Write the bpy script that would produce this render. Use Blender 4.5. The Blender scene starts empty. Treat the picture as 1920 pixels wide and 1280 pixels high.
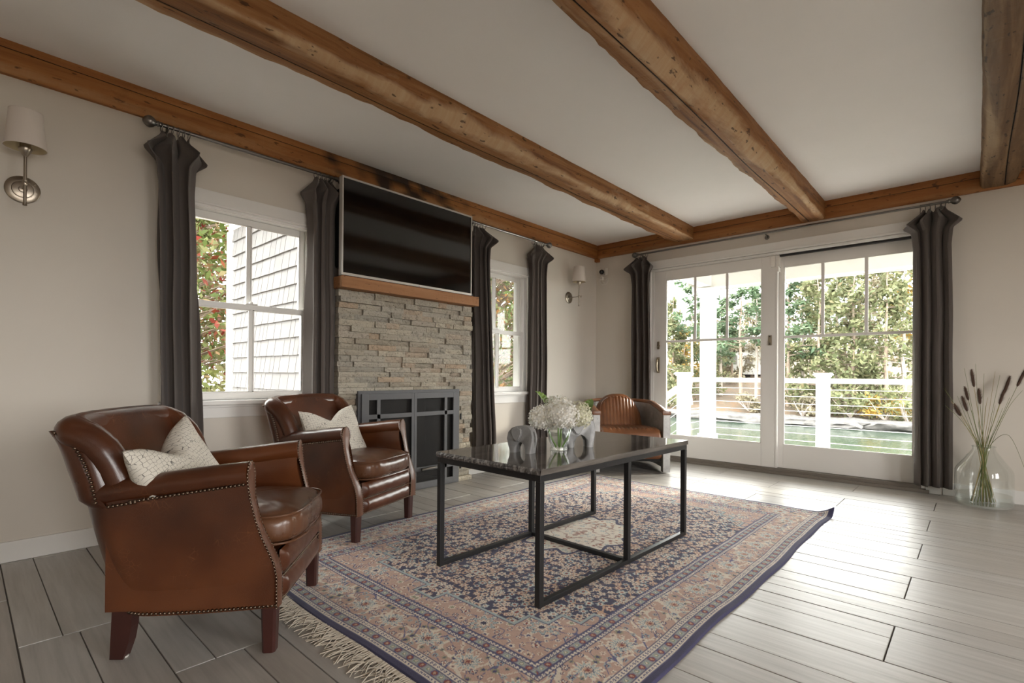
import bpy, bmesh, math, random
import numpy as np
from mathutils import Vector, Matrix, noise as mnoise

SC = bpy.context.scene
COL = SC.collection
RND = random.Random(11)

# ------------------------------------------------------------------ camera
F_PX, CXP, CYP = 950.95, 960.0, 699.117
YAW, PIT, ROL = .7434, .003998, .007415
CAM_Z = .9
X = 5.156            # inner face of the wall with the glass doors
Y = 3.377            # inner face of the wall with the fireplace
ZC = 2.444           # ceiling
fw = Vector((math.cos(YAW)*math.cos(PIT), math.sin(YAW)*math.cos(PIT), math.sin(PIT)))
r0 = Vector((math.sin(YAW), -math.cos(YAW), 0)); u0 = r0.cross(fw)
rt = r0*math.cos(ROL)+u0*math.sin(ROL); up = -r0*math.sin(ROL)+u0*math.cos(ROL)
cd = bpy.data.cameras.new('camera'); camo = bpy.data.objects.new('camera', cd); COL.objects.link(camo)
m = Matrix.Identity(4)
for i in range(3):
    m[i][0] = rt[i]; m[i][1] = up[i]; m[i][2] = -fw[i]
m[2][3] = CAM_Z
camo.matrix_world = m
cd.sensor_width = 36; cd.sensor_fit = 'HORIZONTAL'; cd.lens = F_PX/1920*36
cd.shift_y = (CYP-640)/1920; cd.clip_start = .02; cd.clip_end = 400
SC.camera = camo

# ------------------------------------------------------------------ world, sun, exposure
W = bpy.data.worlds.new('overcast_sky'); SC.world = W; W.use_nodes = True
bg = W.node_tree.nodes['Background']; bg.inputs[0].default_value = (1.0, .985, .96, 1); bg.inputs[1].default_value = 3.2
sd = bpy.data.lights.new('sun', 'SUN'); sd.energy = 1.2; sd.angle = math.radians(9); sd.color = (1, .93, .82)
so = bpy.data.objects.new('sun', sd); COL.objects.link(so)
so.rotation_euler = Vector((-.80, .55, -.36)).to_track_quat('-Z', 'Y').to_euler()
def portal(loc, size_x, size_y, normal):
    d = bpy.data.lights.new('opening_portal', 'AREA'); d.shape = 'RECTANGLE'; d.size = size_x; d.size_y = size_y
    d.cycles.is_portal = True
    o = bpy.data.objects.new('opening_portal', d); COL.objects.link(o); o.location = loc
    o.rotation_euler = Vector(normal).to_track_quat('-Z', 'Y').to_euler()
    return o
portal((X+.16, 1.47, 1.08), 2.36, 2.05, (-1, 0, 0))
portal((1.245, Y+.17, 1.32), .82, 1.2, (0, -1, 0))
portal((3.48, Y+.17, 1.32), .82, 1.2, (0, -1, 0))
SC.view_settings.view_transform = 'Standard'; SC.view_settings.look = 'None'
SC.view_settings.gamma = 1; SC.view_settings.use_curve_mapping = False
SC.view_settings.exposure = 2.45
SC.cycles.max_bounces = 10; SC.cycles.diffuse_bounces = 6; SC.cycles.glossy_bounces = 4
SC.cycles.transmission_bounces = 8; SC.cycles.transparent_max_bounces = 24
SC.cycles.caustics_reflective = False; SC.cycles.caustics_refractive = False
SC.cycles.sample_clamp_indirect = 6

# ------------------------------------------------------------------ object helpers
def tag(o, label=None, cat=None, group=None, kind=None):
    if label: o['label'] = label
    if cat: o['category'] = cat
    if group: o['group'] = group
    if kind: o['kind'] = kind
    return o
def empty(name, loc=(0, 0, 0), rz=0, label=None, cat=None, group=None, kind=None, parent=None):
    o = bpy.data.objects.new(name, None); COL.objects.link(o); o.location = loc; o.rotation_euler = (0, 0, rz)
    o.empty_display_size = .05
    if parent: o.parent = parent
    return tag(o, label, cat, group, kind)
def link(name, me, mat=None, parent=None, loc=None, rot=None, scale=None):
    o = bpy.data.objects.new(name, me); COL.objects.link(o)
    if mat is not None and not me.materials: me.materials.append(mat)
    if parent: o.parent = parent
    if loc is not None: o.location = loc
    if rot is not None: o.rotation_euler = rot
    if scale is not None: o.scale = scale
    return o
def copy_tree(o, parent=None):
    c = o.copy(); COL.objects.link(c); c.parent = parent
    for ch in o.children: copy_tree(ch, c)
    return c

class MB:
    """collects vertices and faces of one part"""
    def __init__(s): s.v = []; s.f = []
    def add(s, vs, fs):
        b = len(s.v); s.v += [tuple(p) for p in vs]; s.f += [tuple(i+b for i in f) for f in fs]
    def box(s, x0, x1, y0, y1, z0, z1, b=0.0):
        if b <= 0:
            s.add([(x0,y0,z0),(x1,y0,z0),(x1,y1,z0),(x0,y1,z0),(x0,y0,z1),(x1,y0,z1),(x1,y1,z1),(x0,y1,z1)],
                  [(0,3,2,1),(4,5,6,7),(0,1,5,4),(1,2,6,5),(2,3,7,6),(3,0,4,7)]); return
        b = min(b, abs(x1-x0)*.49, abs(y1-y0)*.49, abs(z1-z0)*.49)
        bm = bmesh.new(); bmesh.ops.create_cube(bm, size=1)
        for v in bm.verts:
            v.co = ((x0+x1)/2+v.co.x*(x1-x0), (y0+y1)/2+v.co.y*(y1-y0), (z0+z1)/2+v.co.z*(z1-z0))
        bmesh.ops.bevel(bm, geom=list(bm.edges), offset=b, segments=2, affect='EDGES', profile=.6)
        s.bm(bm); bm.free()
    def bm(s, bm):
        bm.verts.index_update(); s.add([v.co[:] for v in bm.verts], [[v.index for v in f.verts] for f in bm.faces])
    def tube(s, path, rad, n=8, closed=False, caps=True, flat=1.0):
        P = [Vector(p) for p in path]; k = len(P); R = rad if isinstance(rad, (list, tuple)) else [rad]*k
        T = []
        for i in range(k):
            a = P[(i-1) % k] if (closed or i > 0) else P[0]; c = P[(i+1) % k] if (closed or i < k-1) else P[-1]
            t = c-a; T.append(t.normalized() if t.length > 1e-9 else Vector((0, 0, 1)))
        ref = Vector((0, 0, 1)) if abs(T[0].z) < .9 else Vector((1, 0, 0))
        nrm = (ref-T[0]*ref.dot(T[0])).normalized(); vs = []
        for i in range(k):
            if i:
                nrm = nrm-T[i]*nrm.dot(T[i])
                nrm = nrm.normalized() if nrm.length > 1e-6 else T[i].orthogonal().normalized()
            bi = T[i].cross(nrm)
            for j in range(n):
                a = 2*math.pi*j/n; vs.append(P[i]+(nrm*math.cos(a)*flat+bi*math.sin(a))*R[i])
        fs = []
        for i in range(k if closed else k-1):
            i2 = (i+1) % k
            for j in range(n):
                j2 = (j+1) % n; fs.append((i*n+j, i*n+j2, i2*n+j2, i2*n+j))
        if caps and not closed:
            fs.append(tuple(range(n-1, -1, -1))); fs.append(tuple((k-1)*n+j for j in range(n)))
        s.add(vs, fs)
    def lathe(s, prof, c=(0, 0, 0), n=24, axis='z', cap=True):
        vs = []; fs = []; k = len(prof)
        for r, h in prof:
            for j in range(n):
                a = 2*math.pi*j/n; p = (r*math.cos(a), r*math.sin(a), h)
                if axis == 'y': p = (p[0], p[2], p[1])
                if axis == 'x': p = (p[2], p[0], p[1])
                vs.append((p[0]+c[0], p[1]+c[1], p[2]+c[2]))
        for i in range(k-1):
            for j in range(n):
                j2 = (j+1) % n; fs.append((i*n+j, i*n+j2, (i+1)*n+j2, (i+1)*n+j))
        if cap:
            if prof[0][0] > 1e-6: fs.append(tuple(range(n-1, -1, -1)))
            if prof[-1][0] > 1e-6: fs.append(tuple((k-1)*n+j for j in range(n)))
        s.add(vs, fs)
    def prism(s, poly, h0, h1, plane='xy'):
        n = len(poly)
        def q(a, b, h): return {'xy': (a, b, h), 'xz': (a, h, b), 'yz': (h, a, b)}[plane]
        vs = [q(a, b, h0) for a, b in poly]+[q(a, b, h1) for a, b in poly]
        fs = [tuple(range(n-1, -1, -1)), tuple(range(n, 2*n))]+[(i, (i+1) % n, n+(i+1) % n, n+i) for i in range(n)]
        s.add(vs, fs)
    def grid(s, fn, nu, nv, closed_u=False):
        vs = [fn(i/(nu-1) if not closed_u else i/nu, j/(nv-1)) for j in range(nv) for i in range(nu)]
        fs = []
        for j in range(nv-1):
            for i in range(nu if closed_u else nu-1):
                i2 = (i+1) % nu; fs.append((j*nu+i, j*nu+i2, (j+1)*nu+i2, (j+1)*nu+i))
        s.add(vs, fs)
    def ball(s, c, r, nu=12, nv=8, sc=(1, 1, 1)):
        prof = [(max(1e-5, math.sin(math.pi*i/nv))*r, -math.cos(math.pi*i/nv)*r) for i in range(nv+1)]
        b = len(s.v); s.lathe(prof, (0, 0, 0), nu, cap=False)
        for i in range(b, len(s.v)):
            p = s.v[i]; s.v[i] = (c[0]+p[0]*sc[0], c[1]+p[1]*sc[1], c[2]+p[2]*sc[2])
    def mesh(s, name, smooth=False, sharp=None, recalc=False):
        me = bpy.data.meshes.new(name); me.from_pydata(s.v, [], s.f); me.update()
        if recalc:
            bm = bmesh.new(); bm.from_mesh(me); bmesh.ops.recalc_face_normals(bm, faces=bm.faces); bm.to_mesh(me); bm.free()
        if smooth:
            me.polygons.foreach_set('use_smooth', [True]*len(me.polygons))
            if sharp is not None: me.set_sharp_from_angle(angle=math.radians(sharp))
        return me
    def build(s, name, mat, parent=None, smooth=False, sharp=35, loc=None, rot=None, recalc=True, **kw):
        return tag(link(name, s.mesh(name, smooth, sharp, recalc), mat, parent, loc, rot), **kw)

def lerp(a, b, t): return a+(b-a)*t
def interp(tab, x):
    if x <= tab[0][0]: return tab[0][1]
    for (a, va), (b, vb) in zip(tab, tab[1:]):
        if x <= b: return va+(vb-va)*(x-a)/(b-a)
    return tab[-1][1]
def smooth_path(pts, n):
    """Catmull-Rom through the points"""
    P = [Vector(p) for p in pts]; out = []
    k = len(P)-1
    for i in range(n):
        t = i/(n-1)*k; j = min(int(t), k-1); f = t-j
        p0 = P[max(j-1, 0)]; p1 = P[j]; p2 = P[j+1]; p3 = P[min(j+2, k)]
        out.append(.5*((2*p1)+(p2-p0)*f+(2*p0-5*p1+4*p2-p3)*f*f+(3*p1-p0-3*p2+p3)*f**3))
    return out
def nz(x, y=0., z=0.): return mnoise.noise((x, y, z))

# ------------------------------------------------------------------ materials
class NT:
    def __init__(s, name):
        s.m = bpy.data.materials.new(name); s.m.use_nodes = True; s.t = s.m.node_tree
        s.b = s.t.nodes['Principled BSDF']; s.out = s.t.nodes['Material Output']
    def n(s, typ, ins=None, **props):
        nd = s.t.nodes.new('ShaderNode'+typ)
        for k, v in props.items(): setattr(nd, k, v)
        for k, v in (ins or {}).items():
            if hasattr(v, 'is_linked') or isinstance(v, bpy.types.NodeSocket): s.t.links.new(v, nd.inputs[k])
            else: nd.inputs[k].default_value = v
        return nd
    def l(s, a, b): s.t.links.new(a, b)
    def set(s, **kw):
        nm = dict(color='Base Color', rough='Roughness', metal='Metallic', spec='Specular IOR Level', normal='Normal', coat='Coat Weight',
                  coatr='Coat Roughness', sheen='Sheen Weight', trans='Transmission Weight', ior='IOR', alpha='Alpha', sss='Subsurface Weight')
        for k, v in kw.items():
            inp = s.b.inputs[nm[k]]
            if isinstance(v, bpy.types.NodeSocket): s.t.links.new(v, inp)
            else: inp.default_value = (*v, 1) if k == 'color' and len(v) == 3 else v
        return s
    def coord(s, scale=(1, 1, 1), src='Object', rot=(0, 0, 0)):
        tc = s.n('TexCoord'); mp = s.n('Mapping', {'Vector': tc.outputs[src], 'Scale': scale, 'Rotation': rot}); return mp.outputs[0]
    def noise(s, vec, scale, detail=4, rough=.55, dist=0.0):
        return s.n('TexNoise', {'Vector': vec, 'Scale': scale, 'Detail': detail, 'Roughness': rough, 'Distortion': dist}).outputs[0]
    def ramp(s, fac, stops, mode='LINEAR'):
        nd = s.n('ValToRGB', {'Fac': fac}); cr = nd.color_ramp; cr.interpolation = mode
        while len(cr.elements) < len(stops): cr.elements.new(.5)
        for e, (p, c) in zip(cr.elements, stops):
            e.position = p; e.color = (*c, 1) if not isinstance(c, (int, float)) else (c, c, c, 1)
        return nd.outputs[0]
    def mix(s, fac, a, b, mode='MIX'):
        nd = s.n('Mix', data_type='RGBA', blend_type=mode)
        for idx, v in ((0, fac), (6, a), (7, b)):
            if isinstance(v, bpy.types.NodeSocket): s.t.links.new(v, nd.inputs[idx])
            else: nd.inputs[idx].default_value = v if idx == 0 else (*v, 1)
        return nd.outputs[2]
    def math(s, op, a, b=0.0):
        nd = s.n('Math', operation=op)
        for i, v in ((0, a), (1, b)):
            if isinstance(v, bpy.types.NodeSocket): s.t.links.new(v, nd.inputs[i])
            else: nd.inputs[i].default_value = v
        return nd.outputs[0]
    def bump(s, h, strength=.3, dist=.01):
        return s.n('Bump', {'Height': h, 'Strength': strength, 'Distance': dist}).outputs[0]
    def rand(s): return s.n('ObjectInfo').outputs['Random']

M = {}
def simple(name, col, rough=.5, metal=0, spec=.5, bump=0, bscale=60, var=0.0, **kw):
    t = NT(name)
    if bump or var:
        v = t.coord()
        nse = t.noise(v, bscale, 5)
        if bump: t.set(normal=t.bump(nse, bump, .004))
        if var:
            n2 = t.noise(v, 3.0, 4)
            t.set(color=t.ramp(n2, [(.3, tuple(c*(1-var) for c in col)), (.7, tuple(min(1, c*(1+var)) for c in col))]))
        else: t.set(color=col)
    else: t.set(color=col)
    t.set(rough=rough, metal=metal, spec=spec, **kw); M[name] = t.m; return t.m

simple('wall_paint', (.665, .617, .55), .75, spec=.25, bump=.05, bscale=220, var=.012)
simple('ceiling_paint', (.87, .84, .81), .85, spec=.2, bump=.08, bscale=90, var=.012)
simple('trim_white', (.78, .765, .735), .38, spec=.4)
simple('door_white', (.76, .735, .70), .42, spec=.4)
simple('exterior_white', (.86, .86, .85), .6, spec=.3)
simple('grout', (.15, .135, .12), .85)
simple('sill_bronze', (.17, .145, .12), .5)
simple('black_steel', (.012, .012, .013), .42, metal=0, spec=.5, bump=.04, bscale=150)
simple('screen_steel', (.10, .10, .105), .5, spec=.45, bump=.05, bscale=180)
simple('firebox_black', (.012, .011, .010), .9)
simple('nickel', (.36, .31, .25), .32, metal=1, bump=.02)
simple('pewter', (.20, .185, .17), .35, metal=1)
simple('brass_nail', (.14, .10, .072), .36, metal=1)
simple('bezel_silver', (.56, .53, .49), .38, metal=.3)
simple('leg_mahogany', (.045, .013, .010), .36, var=.3)
simple('plastic_white', (.78, .75, .70), .4)
simple('plastic_black', (.01, .01, .011), .25)
simple('red_light', (.3, .01, .01), .3)
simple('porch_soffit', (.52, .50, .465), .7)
simple('trunk_bark', (.20, .15, .115), .9, bump=.5, bscale=8, var=.3)
simple('trunk_grey', (.34, .29, .25), .9, bump=.5, bscale=8, var=.25)
simple('rock', (.062, .058, .055), .85, bump=.6, bscale=3, var=.35)
simple('cable', (.62, .62, .62), .35, metal=.6)
simple('deck_grey', (.58, .57, .56), .7)
simple('stem_green', (.16, .27, .06), .5)
simple('far_house', (.80, .80, .78), .7)
simple('far_roof', (.30, .28, .27), .8)
simple('door_hardware', (.42, .36, .27), .33, metal=1)
simple('felt', (.5, .48, .45), .9)

def m_tv():
    t = NT('tv_screen'); t.set(color=(.0035, .0035, .0035), rough=.085, spec=.75); M['tv'] = t.m
m_tv()
def m_glass():
    t = NT('window_glass'); nt = t.t
    tr = t.n('BsdfTransparent', {'Color': (.97, .985, .975, 1)}); gl = t.n('BsdfGlossy', {'Color': (1, 1, 1, 1), 'Roughness': .02})
    fac = t.math('POWER', t.n('LayerWeight', {'Blend': .5}).outputs['Facing'], 4.0)
    mx = t.n('MixShader', {0: t.math('ADD', t.math('MULTIPLY', fac, .5), .018), 1: tr.outputs[0], 2: gl.outputs[0]})
    t.l(mx.outputs[0], t.out.inputs[0]); M['pane'] = t.m
    t = NT('vase_glass')
    tr = t.n('BsdfTransparent', {'Color': (.94, .955, .945, 1)}); gl = t.n('BsdfGlossy', {'Color': (1, 1, 1, 1), 'Roughness': .015})
    fac = t.math('POWER', t.n('LayerWeight', {'Blend': .5}).outputs['Facing'], 3.0)
    mx = t.n('MixShader', {0: t.math('ADD', t.math('MULTIPLY', fac, .85), .05), 1: tr.outputs[0], 2: gl.outputs[0]})
    t.l(mx.outputs[0], t.out.inputs[0]); M['vase_glass'] = t.m
    t = NT('vase_water')
    t.set(color=(.95, .98, .97), rough=0, trans=1, ior=1.33); M['vase_water'] = t.m
m_glass()

def m_floor():
    t = NT('plank_tile'); rnd = t.rand()
    tc = t.n('TexCoord'); off = t.n('CombineXYZ', {0: t.math('MULTIPLY', rnd, 37.0), 1: t.math('MULTIPLY', rnd, 91.0)})
    vec = t.n('VectorMath', {0: tc.outputs['Object'], 1: off.outputs[0]}, operation='ADD').outputs[0]
    v1 = t.n('Mapping', {'Vector': vec, 'Scale': (38, 2.2, 10)}).outputs[0]
    g = t.noise(v1, 1.0, 7, .62, .4)
    v2 = t.n('Mapping', {'Vector': vec, 'Scale': (5, 1.4, 3)}).outputs[0]
    c2 = t.noise(v2, 1.0, 4)
    v3 = t.n('Mapping', {'Vector': vec, 'Scale': (6, 60, 6)}).outputs[0]
    saw = t.noise(v3, 1.0, 3, .6)
    col = t.ramp(g, [(.28, (.30, .283, .262)), (.5, (.395, .377, .353)), (.72, (.48, .462, .437))])
    col = t.mix(t.math('MULTIPLY', c2, .55), col, (.44, .425, .405))
    tint = t.ramp(rnd, [(0, (.90, .87, .84)), (.5, (1, 1, 1)), (1, (1.08, 1.07, 1.05))])
    col = t.mix(1.0, col, tint, 'MULTIPLY')
    hh = t.math('ADD', t.math('MULTIPLY', g, .6), t.math('MULTIPLY', saw, .5))
    t.set(color=col, rough=t.ramp(g, [(.2, .42), (.8, .32)]), spec=.5, normal=t.bump(hh, .16, .003)); M['plank'] = t.m
m_floor()

def m_wood(name, dark, mid, light, pale, axis='x', pale_amt=.5, crack=True):
    t = NT(name); rnd = t.rand()
    tc = t.n('TexCoord'); off = t.n('CombineXYZ', {0: t.math('MULTIPLY', rnd, 17.0), 1: t.math('MULTIPLY', rnd, 7.0)})
    vec = t.n('VectorMath', {0: tc.outputs['Object'], 1: off.outputs[0]}, operation='ADD').outputs[0]
    sc = dict(x=(1.3, 22, 22), y=(22, 1.3, 22), z=(22, 22, 1.3))[axis]
    g = t.noise(t.n('Mapping', {'Vector': vec, 'Scale': sc}).outputs[0], 1.0, 7, .62, .7)
    big = t.noise(t.n('Mapping', {'Vector': vec, 'Scale': dict(x=(1.1, 5, 5), y=(5, 1.1, 5), z=(5, 5, 1.1))[axis]}).outputs[0], 1.0, 6, .65, .6)
    cross = t.noise(t.n('Mapping', {'Vector': vec, 'Scale': dict(x=(26, 4, 4), y=(4, 26, 4), z=(4, 4, 26))[axis]}).outputs[0], 1.0, 4, .6, .3)
    col = t.ramp(g, [(.25, dark), (.5, mid), (.78, light)])
    at = t.n('Attribute', attribute_name='wear').outputs['Fac']
    wear = t.math('MULTIPLY', t.ramp(t.math('ADD', t.math('MULTIPLY', big, 1.0), t.math('MULTIPLY', at, .36)), [(.62, 0.0), (.86, 1.0)]), pale_amt*2)
    wear = t.n('Clamp', {'Value': wear}).outputs[0]
    col = t.mix(wear, col, t.mix(cross, pale, light))
    spots = t.ramp(t.noise(t.n('Mapping', {'Vector': vec, 'Scale': dict(x=(14, 40, 40), y=(40, 14, 40), z=(40, 40, 14))[axis]}).outputs[0], 1.0, 3, .5), [(.31, 1.0), (.36, 0.0)])
    col = t.mix(t.math('MULTIPLY', spots, .75), col, tuple(c*.28 for c in dark))
    stain = t.ramp(t.noise(t.n('Mapping', {'Vector': vec, 'Scale': (2.6, 2.6, 2.6)}).outputs[0], 1.0, 6, .7), [(.60, 0.0), (.72, 1.0)])
    col = t.mix(t.math('MULTIPLY', stain, .45), col, tuple(c*.55 for c in dark))
    ck = t.n('Attribute', attribute_name='crack').outputs['Fac']
    col = t.mix(ck, col, (.012, .007, .004))
    hh = t.math('ADD', t.math('MULTIPLY', g, .7), t.math('MULTIPLY', cross, .5))
    t.set(color=col, rough=.62, spec=.35, normal=t.bump(hh, .75, .012)); M[name] = t.m
m_wood('beam_wood', (.105, .038, .010), (.29, .128, .042), (.43, .225, .092), (.62, .47, .30), 'x', .66)
m_wood('beam_dark_wood', (.060, .030, .012), (.15, .080, .034), (.27, .165, .08), (.42, .31, .19), 'x', .40)
m_wood('beam_a_wood', (.19, .070, .018), (.34, .135, .038), (.42, .19, .062), (.50, .34, .17), 'x', .40)
m_wood('beam_b_wood', (.18, .062, .016), (.31, .118, .032), (.38, .165, .052), (.46, .31, .16), 'y', .22)
m_wood('mantel_wood', (.22, .095, .035), (.33, .155, .065), (.40, .20, .09), (.40, .22, .11), 'x', .1)

def m_leather(name, c0, c1, c2, worn, wear_amt=.5, rough=.36):
    t = NT(name); v = t.coord()
    n1 = t.noise(v, 5.0, 6, .6); n2 = t.noise(v, 1.7, 3)
    col = t.ramp(t.noise(v, 3.2, 3, .5), [(.25, c0), (.52, c1), (.80, c2)])
    vo = t.n('TexVoronoi', {'Vector': t.n('Mapping', {'Vector': v, 'Scale': (1, 1, 1)}).outputs[0], 'Scale': 48.0}, feature='DISTANCE_TO_EDGE').outputs[0]
    dist = t.noise(v, 9.0, 4)
    scr = t.math('MULTIPLY', t.ramp(vo, [(.0, 1.0), (.035, 0.0)]), t.ramp(dist, [(.54, 0.0), (.68, 1.0)]))
    col = t.mix(t.math('MULTIPLY', scr, wear_amt), col, worn)
    col = t.mix(t.math('MULTIPLY', t.ramp(n2, [(.5, 0.0), (.75, 1.0)]), wear_amt*.5), col, c2)
    fine = t.n('TexVoronoi', {'Vector': v, 'Scale': 320.0}).outputs[0]
    h = t.math('ADD', t.math('MULTIPLY', fine, .25), t.math('MULTIPLY', t.noise(v, 14.0, 3, .5), .35))
    t.set(color=col, rough=t.ramp(n1, [(.3, rough-.02), (.7, rough+.05)]), spec=.5, normal=t.bump(h, .14, .004), coat=.25, coatr=.22); M[name] = t.m
m_leather('leather_brown', (.034, .0085, .003), (.080, .022, .0065), (.150, .048, .015), (.30, .13, .055), .40, .29)
m_leather('leather_seat', (.052, .019, .008), (.105, .042, .019), (.18, .082, .040), (.32, .16, .08), .6, .27)
m_leather('leather_tan', (.105, .038, .013), (.20, .074, .026), (.31, .135, .056), (.45, .24, .12), .3, .36)
simple('gimp_leather', (.115, .045, .022), .36)

def m_fabric(name, col, weave=900, streak=.25):
    t = NT(name); v = t.coord((1, 1, .06))
    n = t.noise(v, 180, 4, .6); w = t.noise(t.coord(), weave, 2)
    c = t.mix(t.math('MULTIPLY', n, streak*2), tuple(x*.8 for x in col), tuple(x*1.25 for x in col))
    t.set(color=c, rough=.9, spec=.15, normal=t.bump(w, .12, .002), sheen=.15); M[name] = t.m
m_fabric('curtain_linen', (.120, .102, .092))
m_fabric('shade_linen', (.84, .76, .69), 600, .05)
simple('shade_inside', (.72, .62, .42), .8)

def m_pillow():
    t = NT('pillow_linen'); v = t.coord(src='Generated')
    vo = t.n('TexVoronoi', {'Vector': t.n('Mapping', {'Vector': t.n('VectorMath', {0: v, 1: t.n('VectorMath', {0: t.n('TexNoise', {'Vector': v, 'Scale': 4.0}).outputs[1], 'Scale': .05}, operation='SCALE').outputs[0]}, operation='ADD').outputs[0], 'Scale': (1.25, 1, .001)}).outputs[0], 'Scale': 25.0, 'Randomness': .5},
             feature='DISTANCE_TO_EDGE', distance='CHEBYCHEV' if False else 'EUCLIDEAN').outputs[0]
    line = t.ramp(vo, [(.015, 1.0), (.05, 0.0)])
    brk = t.ramp(t.noise(v, 14.0, 2), [(.36, 0.0), (.44, 1.0)])
    w = t.noise(v, 260.0, 2)
    col = t.mix(t.math('MULTIPLY', line, brk), t.mix(w, (.58, .54, .47), (.68, .64, .565)), (.13, .12, .11))
    t.set(color=col, rough=.92, spec=.1, normal=t.bump(w, .25, .002)); M['pillow'] = t.m
m_pillow()

def m_stone():
    t = NT('ledger_stone'); rnd = t.rand(); tc = t.n('TexCoord')
    off = t.n('CombineXYZ', {0: t.math('MULTIPLY', rnd, 53.0), 2: t.math('MULTIPLY', rnd, 29.0)})
    geo = t.n('NewGeometry').outputs['Position']
    vec = t.n('VectorMath', {0: geo, 1: off.outputs[0]}, operation='ADD').outputs[0]
    n1 = t.noise(vec, 9, 5, .6); n2 = t.noise(vec, 55, 6, .7)
    base = t.ramp(rnd, [(0, (.36, .31, .235)), (.22, (.52, .47, .385)), (.42, (.36, .335, .285)), (.6, (.57, .51, .40)), (.78, (.48, .45, .39)), (.92, (.52, .38, .26)), (1, (.30, .285, .25))])
    col = t.mix(t.math('MULTIPLY', n1, .45), base, (.52, .48, .40))
    col = t.mix(t.ramp(n2, [(.30, .85), (.47, 0.0)]), col, (.12, .105, .085))
    rust = t.ramp(t.noise(vec, 4.5, 5, .65), [(.64, 0.0), (.74, 1.0)])
    col = t.mix(t.math('MULTIPLY', rust, .55), col, (.32, .17, .075))
    t.set(color=col, rough=.8, spec=.3, normal=t.bump(t.math('ADD', n2, t.math('MULTIPLY', n1, .8)), 1.0, .016)); M['stone'] = t.m
m_stone()

def m_marble():
    t = NT('dark_marble'); v = t.coord((.7, 14, 14))
    n = t.noise(v, 1.6, 8, .62, .5); n2 = t.noise(t.coord((3, 26, 10)), 2.0, 4)
    col = t.ramp(n, [(.30, (.040, .035, .031)), (.48, (.095, .083, .073)), (.58, (.155, .138, .122)), (.70, (.065, .058, .052))])
    vein = t.ramp(n2, [(.68, 0.0), (.74, 1.0)])
    col = t.mix(t.math('MULTIPLY', vein, .35), col, (.30, .28, .26))
    t.set(color=col, rough=.07, spec=.55); M['marble'] = t.m
    t = NT('marble_broken_edge'); v = t.coord((6, 60, 20), rot=(.5, 0, 0)); n = t.noise(v, 1.0, 5, .6)
    t.set(color=t.ramp(n, [(.35, (.03, .026, .024)), (.5, (.10, .09, .085)), (.66, (.32, .30, .28))]), rough=.5, normal=t.bump(n, .8, .01)); M['marble_edge'] = t.m
m_marble()

def m_alu():
    t = NT('riveted_aluminium'); v = t.coord(); n = t.noise(v, 14, 6, .65); n2 = t.noise(v, 120, 3)
    t.set(color=t.ramp(n, [(.3, (.30, .295, .285)), (.6, (.42, .412, .40)), (.8, (.54, .53, .515))]), metal=.3, rough=t.ramp(n2, [(.3, .30), (.7, .46)]), normal=t.bump(n2, .06, .003)); M['alu'] = t.m
    t = NT('cast_grey'); v = t.coord(); n = t.noise(v, 26, 5, .6)
    t.set(color=t.ramp(n, [(.35, (.24, .237, .235)), (.62, (.30, .295, .29)), (.74, (.40, .365, .34))]), metal=.15, rough=.42); M['cast'] = t.m
m_alu()

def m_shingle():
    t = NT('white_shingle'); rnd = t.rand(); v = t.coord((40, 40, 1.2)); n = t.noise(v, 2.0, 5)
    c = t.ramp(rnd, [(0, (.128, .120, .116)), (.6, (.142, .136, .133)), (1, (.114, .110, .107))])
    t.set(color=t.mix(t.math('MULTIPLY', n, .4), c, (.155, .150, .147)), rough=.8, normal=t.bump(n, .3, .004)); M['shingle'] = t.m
m_shingle()

def m_leaf(name, stops, trans=.35):
    t = NT(name); rp = t.n('NewGeometry').outputs['Random Per Island']
    col = t.ramp(rp, stops)
    t.set(color=col, rough=.6, spec=.25)
    tl = t.n('BsdfTranslucent', {'Color': col}); mx = t.n('MixShader', {0: trans, 1: t.b.outputs[0], 2: tl.outputs[0]})
    t.l(mx.outputs[0], t.out.inputs[0]); M[name] = t.m
m_leaf('leaf_pine', [(0, (0.061, 0.098, 0.056)), (.5, (0.101, 0.152, 0.086)), (1, (0.152, 0.192, 0.112))])
m_leaf('leaf_hemlock', [(0, (0.082, 0.098, 0.046)), (.5, (0.138, 0.148, 0.072)), (.9, (0.183, 0.183, 0.101)), (1, (0.203, 0.163, 0.092))])
m_leaf('leaf_bare', [(0, (0.133, 0.112, 0.077)), (.6, (0.183, 0.163, 0.107)), (1, (0.224, 0.183, 0.112))])
m_leaf('leaf_gold', [(0, (0.280, 0.168, 0.030)), (.6, (0.316, 0.213, 0.051)), (1, (0.229, 0.203, 0.072))])
m_leaf('leaf_maple', [(0, (0.052, 0.078, 0.016)), (.35, (0.088, 0.109, 0.031)), (.62, (0.135, 0.131, 0.057)), (.80, (0.143, 0.073, 0.034)), (.92, (0.156, 0.023, 0.013)), (1, (0.156, 0.016, 0.013))])
m_leaf('leaf_yellowgreen', [(0, (0.062, 0.083, 0.016)), (.45, (0.120, 0.125, 0.042)), (.8, (0.156, 0.143, 0.073)), (1, (0.131, 0.083, 0.036))])
m_leaf('leaf_cedar', [(0, (0.057, 0.083, 0.026)), (.5, (0.099, 0.120, 0.047)), (.74, (0.131, 0.120, 0.057)), (.88, (0.163, 0.086, 0.026)), (1, (0.168, 0.070, 0.018))])
m_leaf('hydrangea_petal', [(0, (.74, .69, .59)), (.4, (.90, .88, .83)), (1, (.95, .94, .91))], .45)
m_leaf('hydrangea_cream', [(0, (.66, .64, .46)), (.5, (.76, .74, .58)), (1, (.82, .80, .68))], .25)
m_leaf('plume', [(0, (.085, .048, .035)), (.6, (.15, .090, .066)), (1, (.25, .165, .125))], .1)
simple('hydrangea_leaf', (.16, .27, .045), .45, var=.25)
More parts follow.
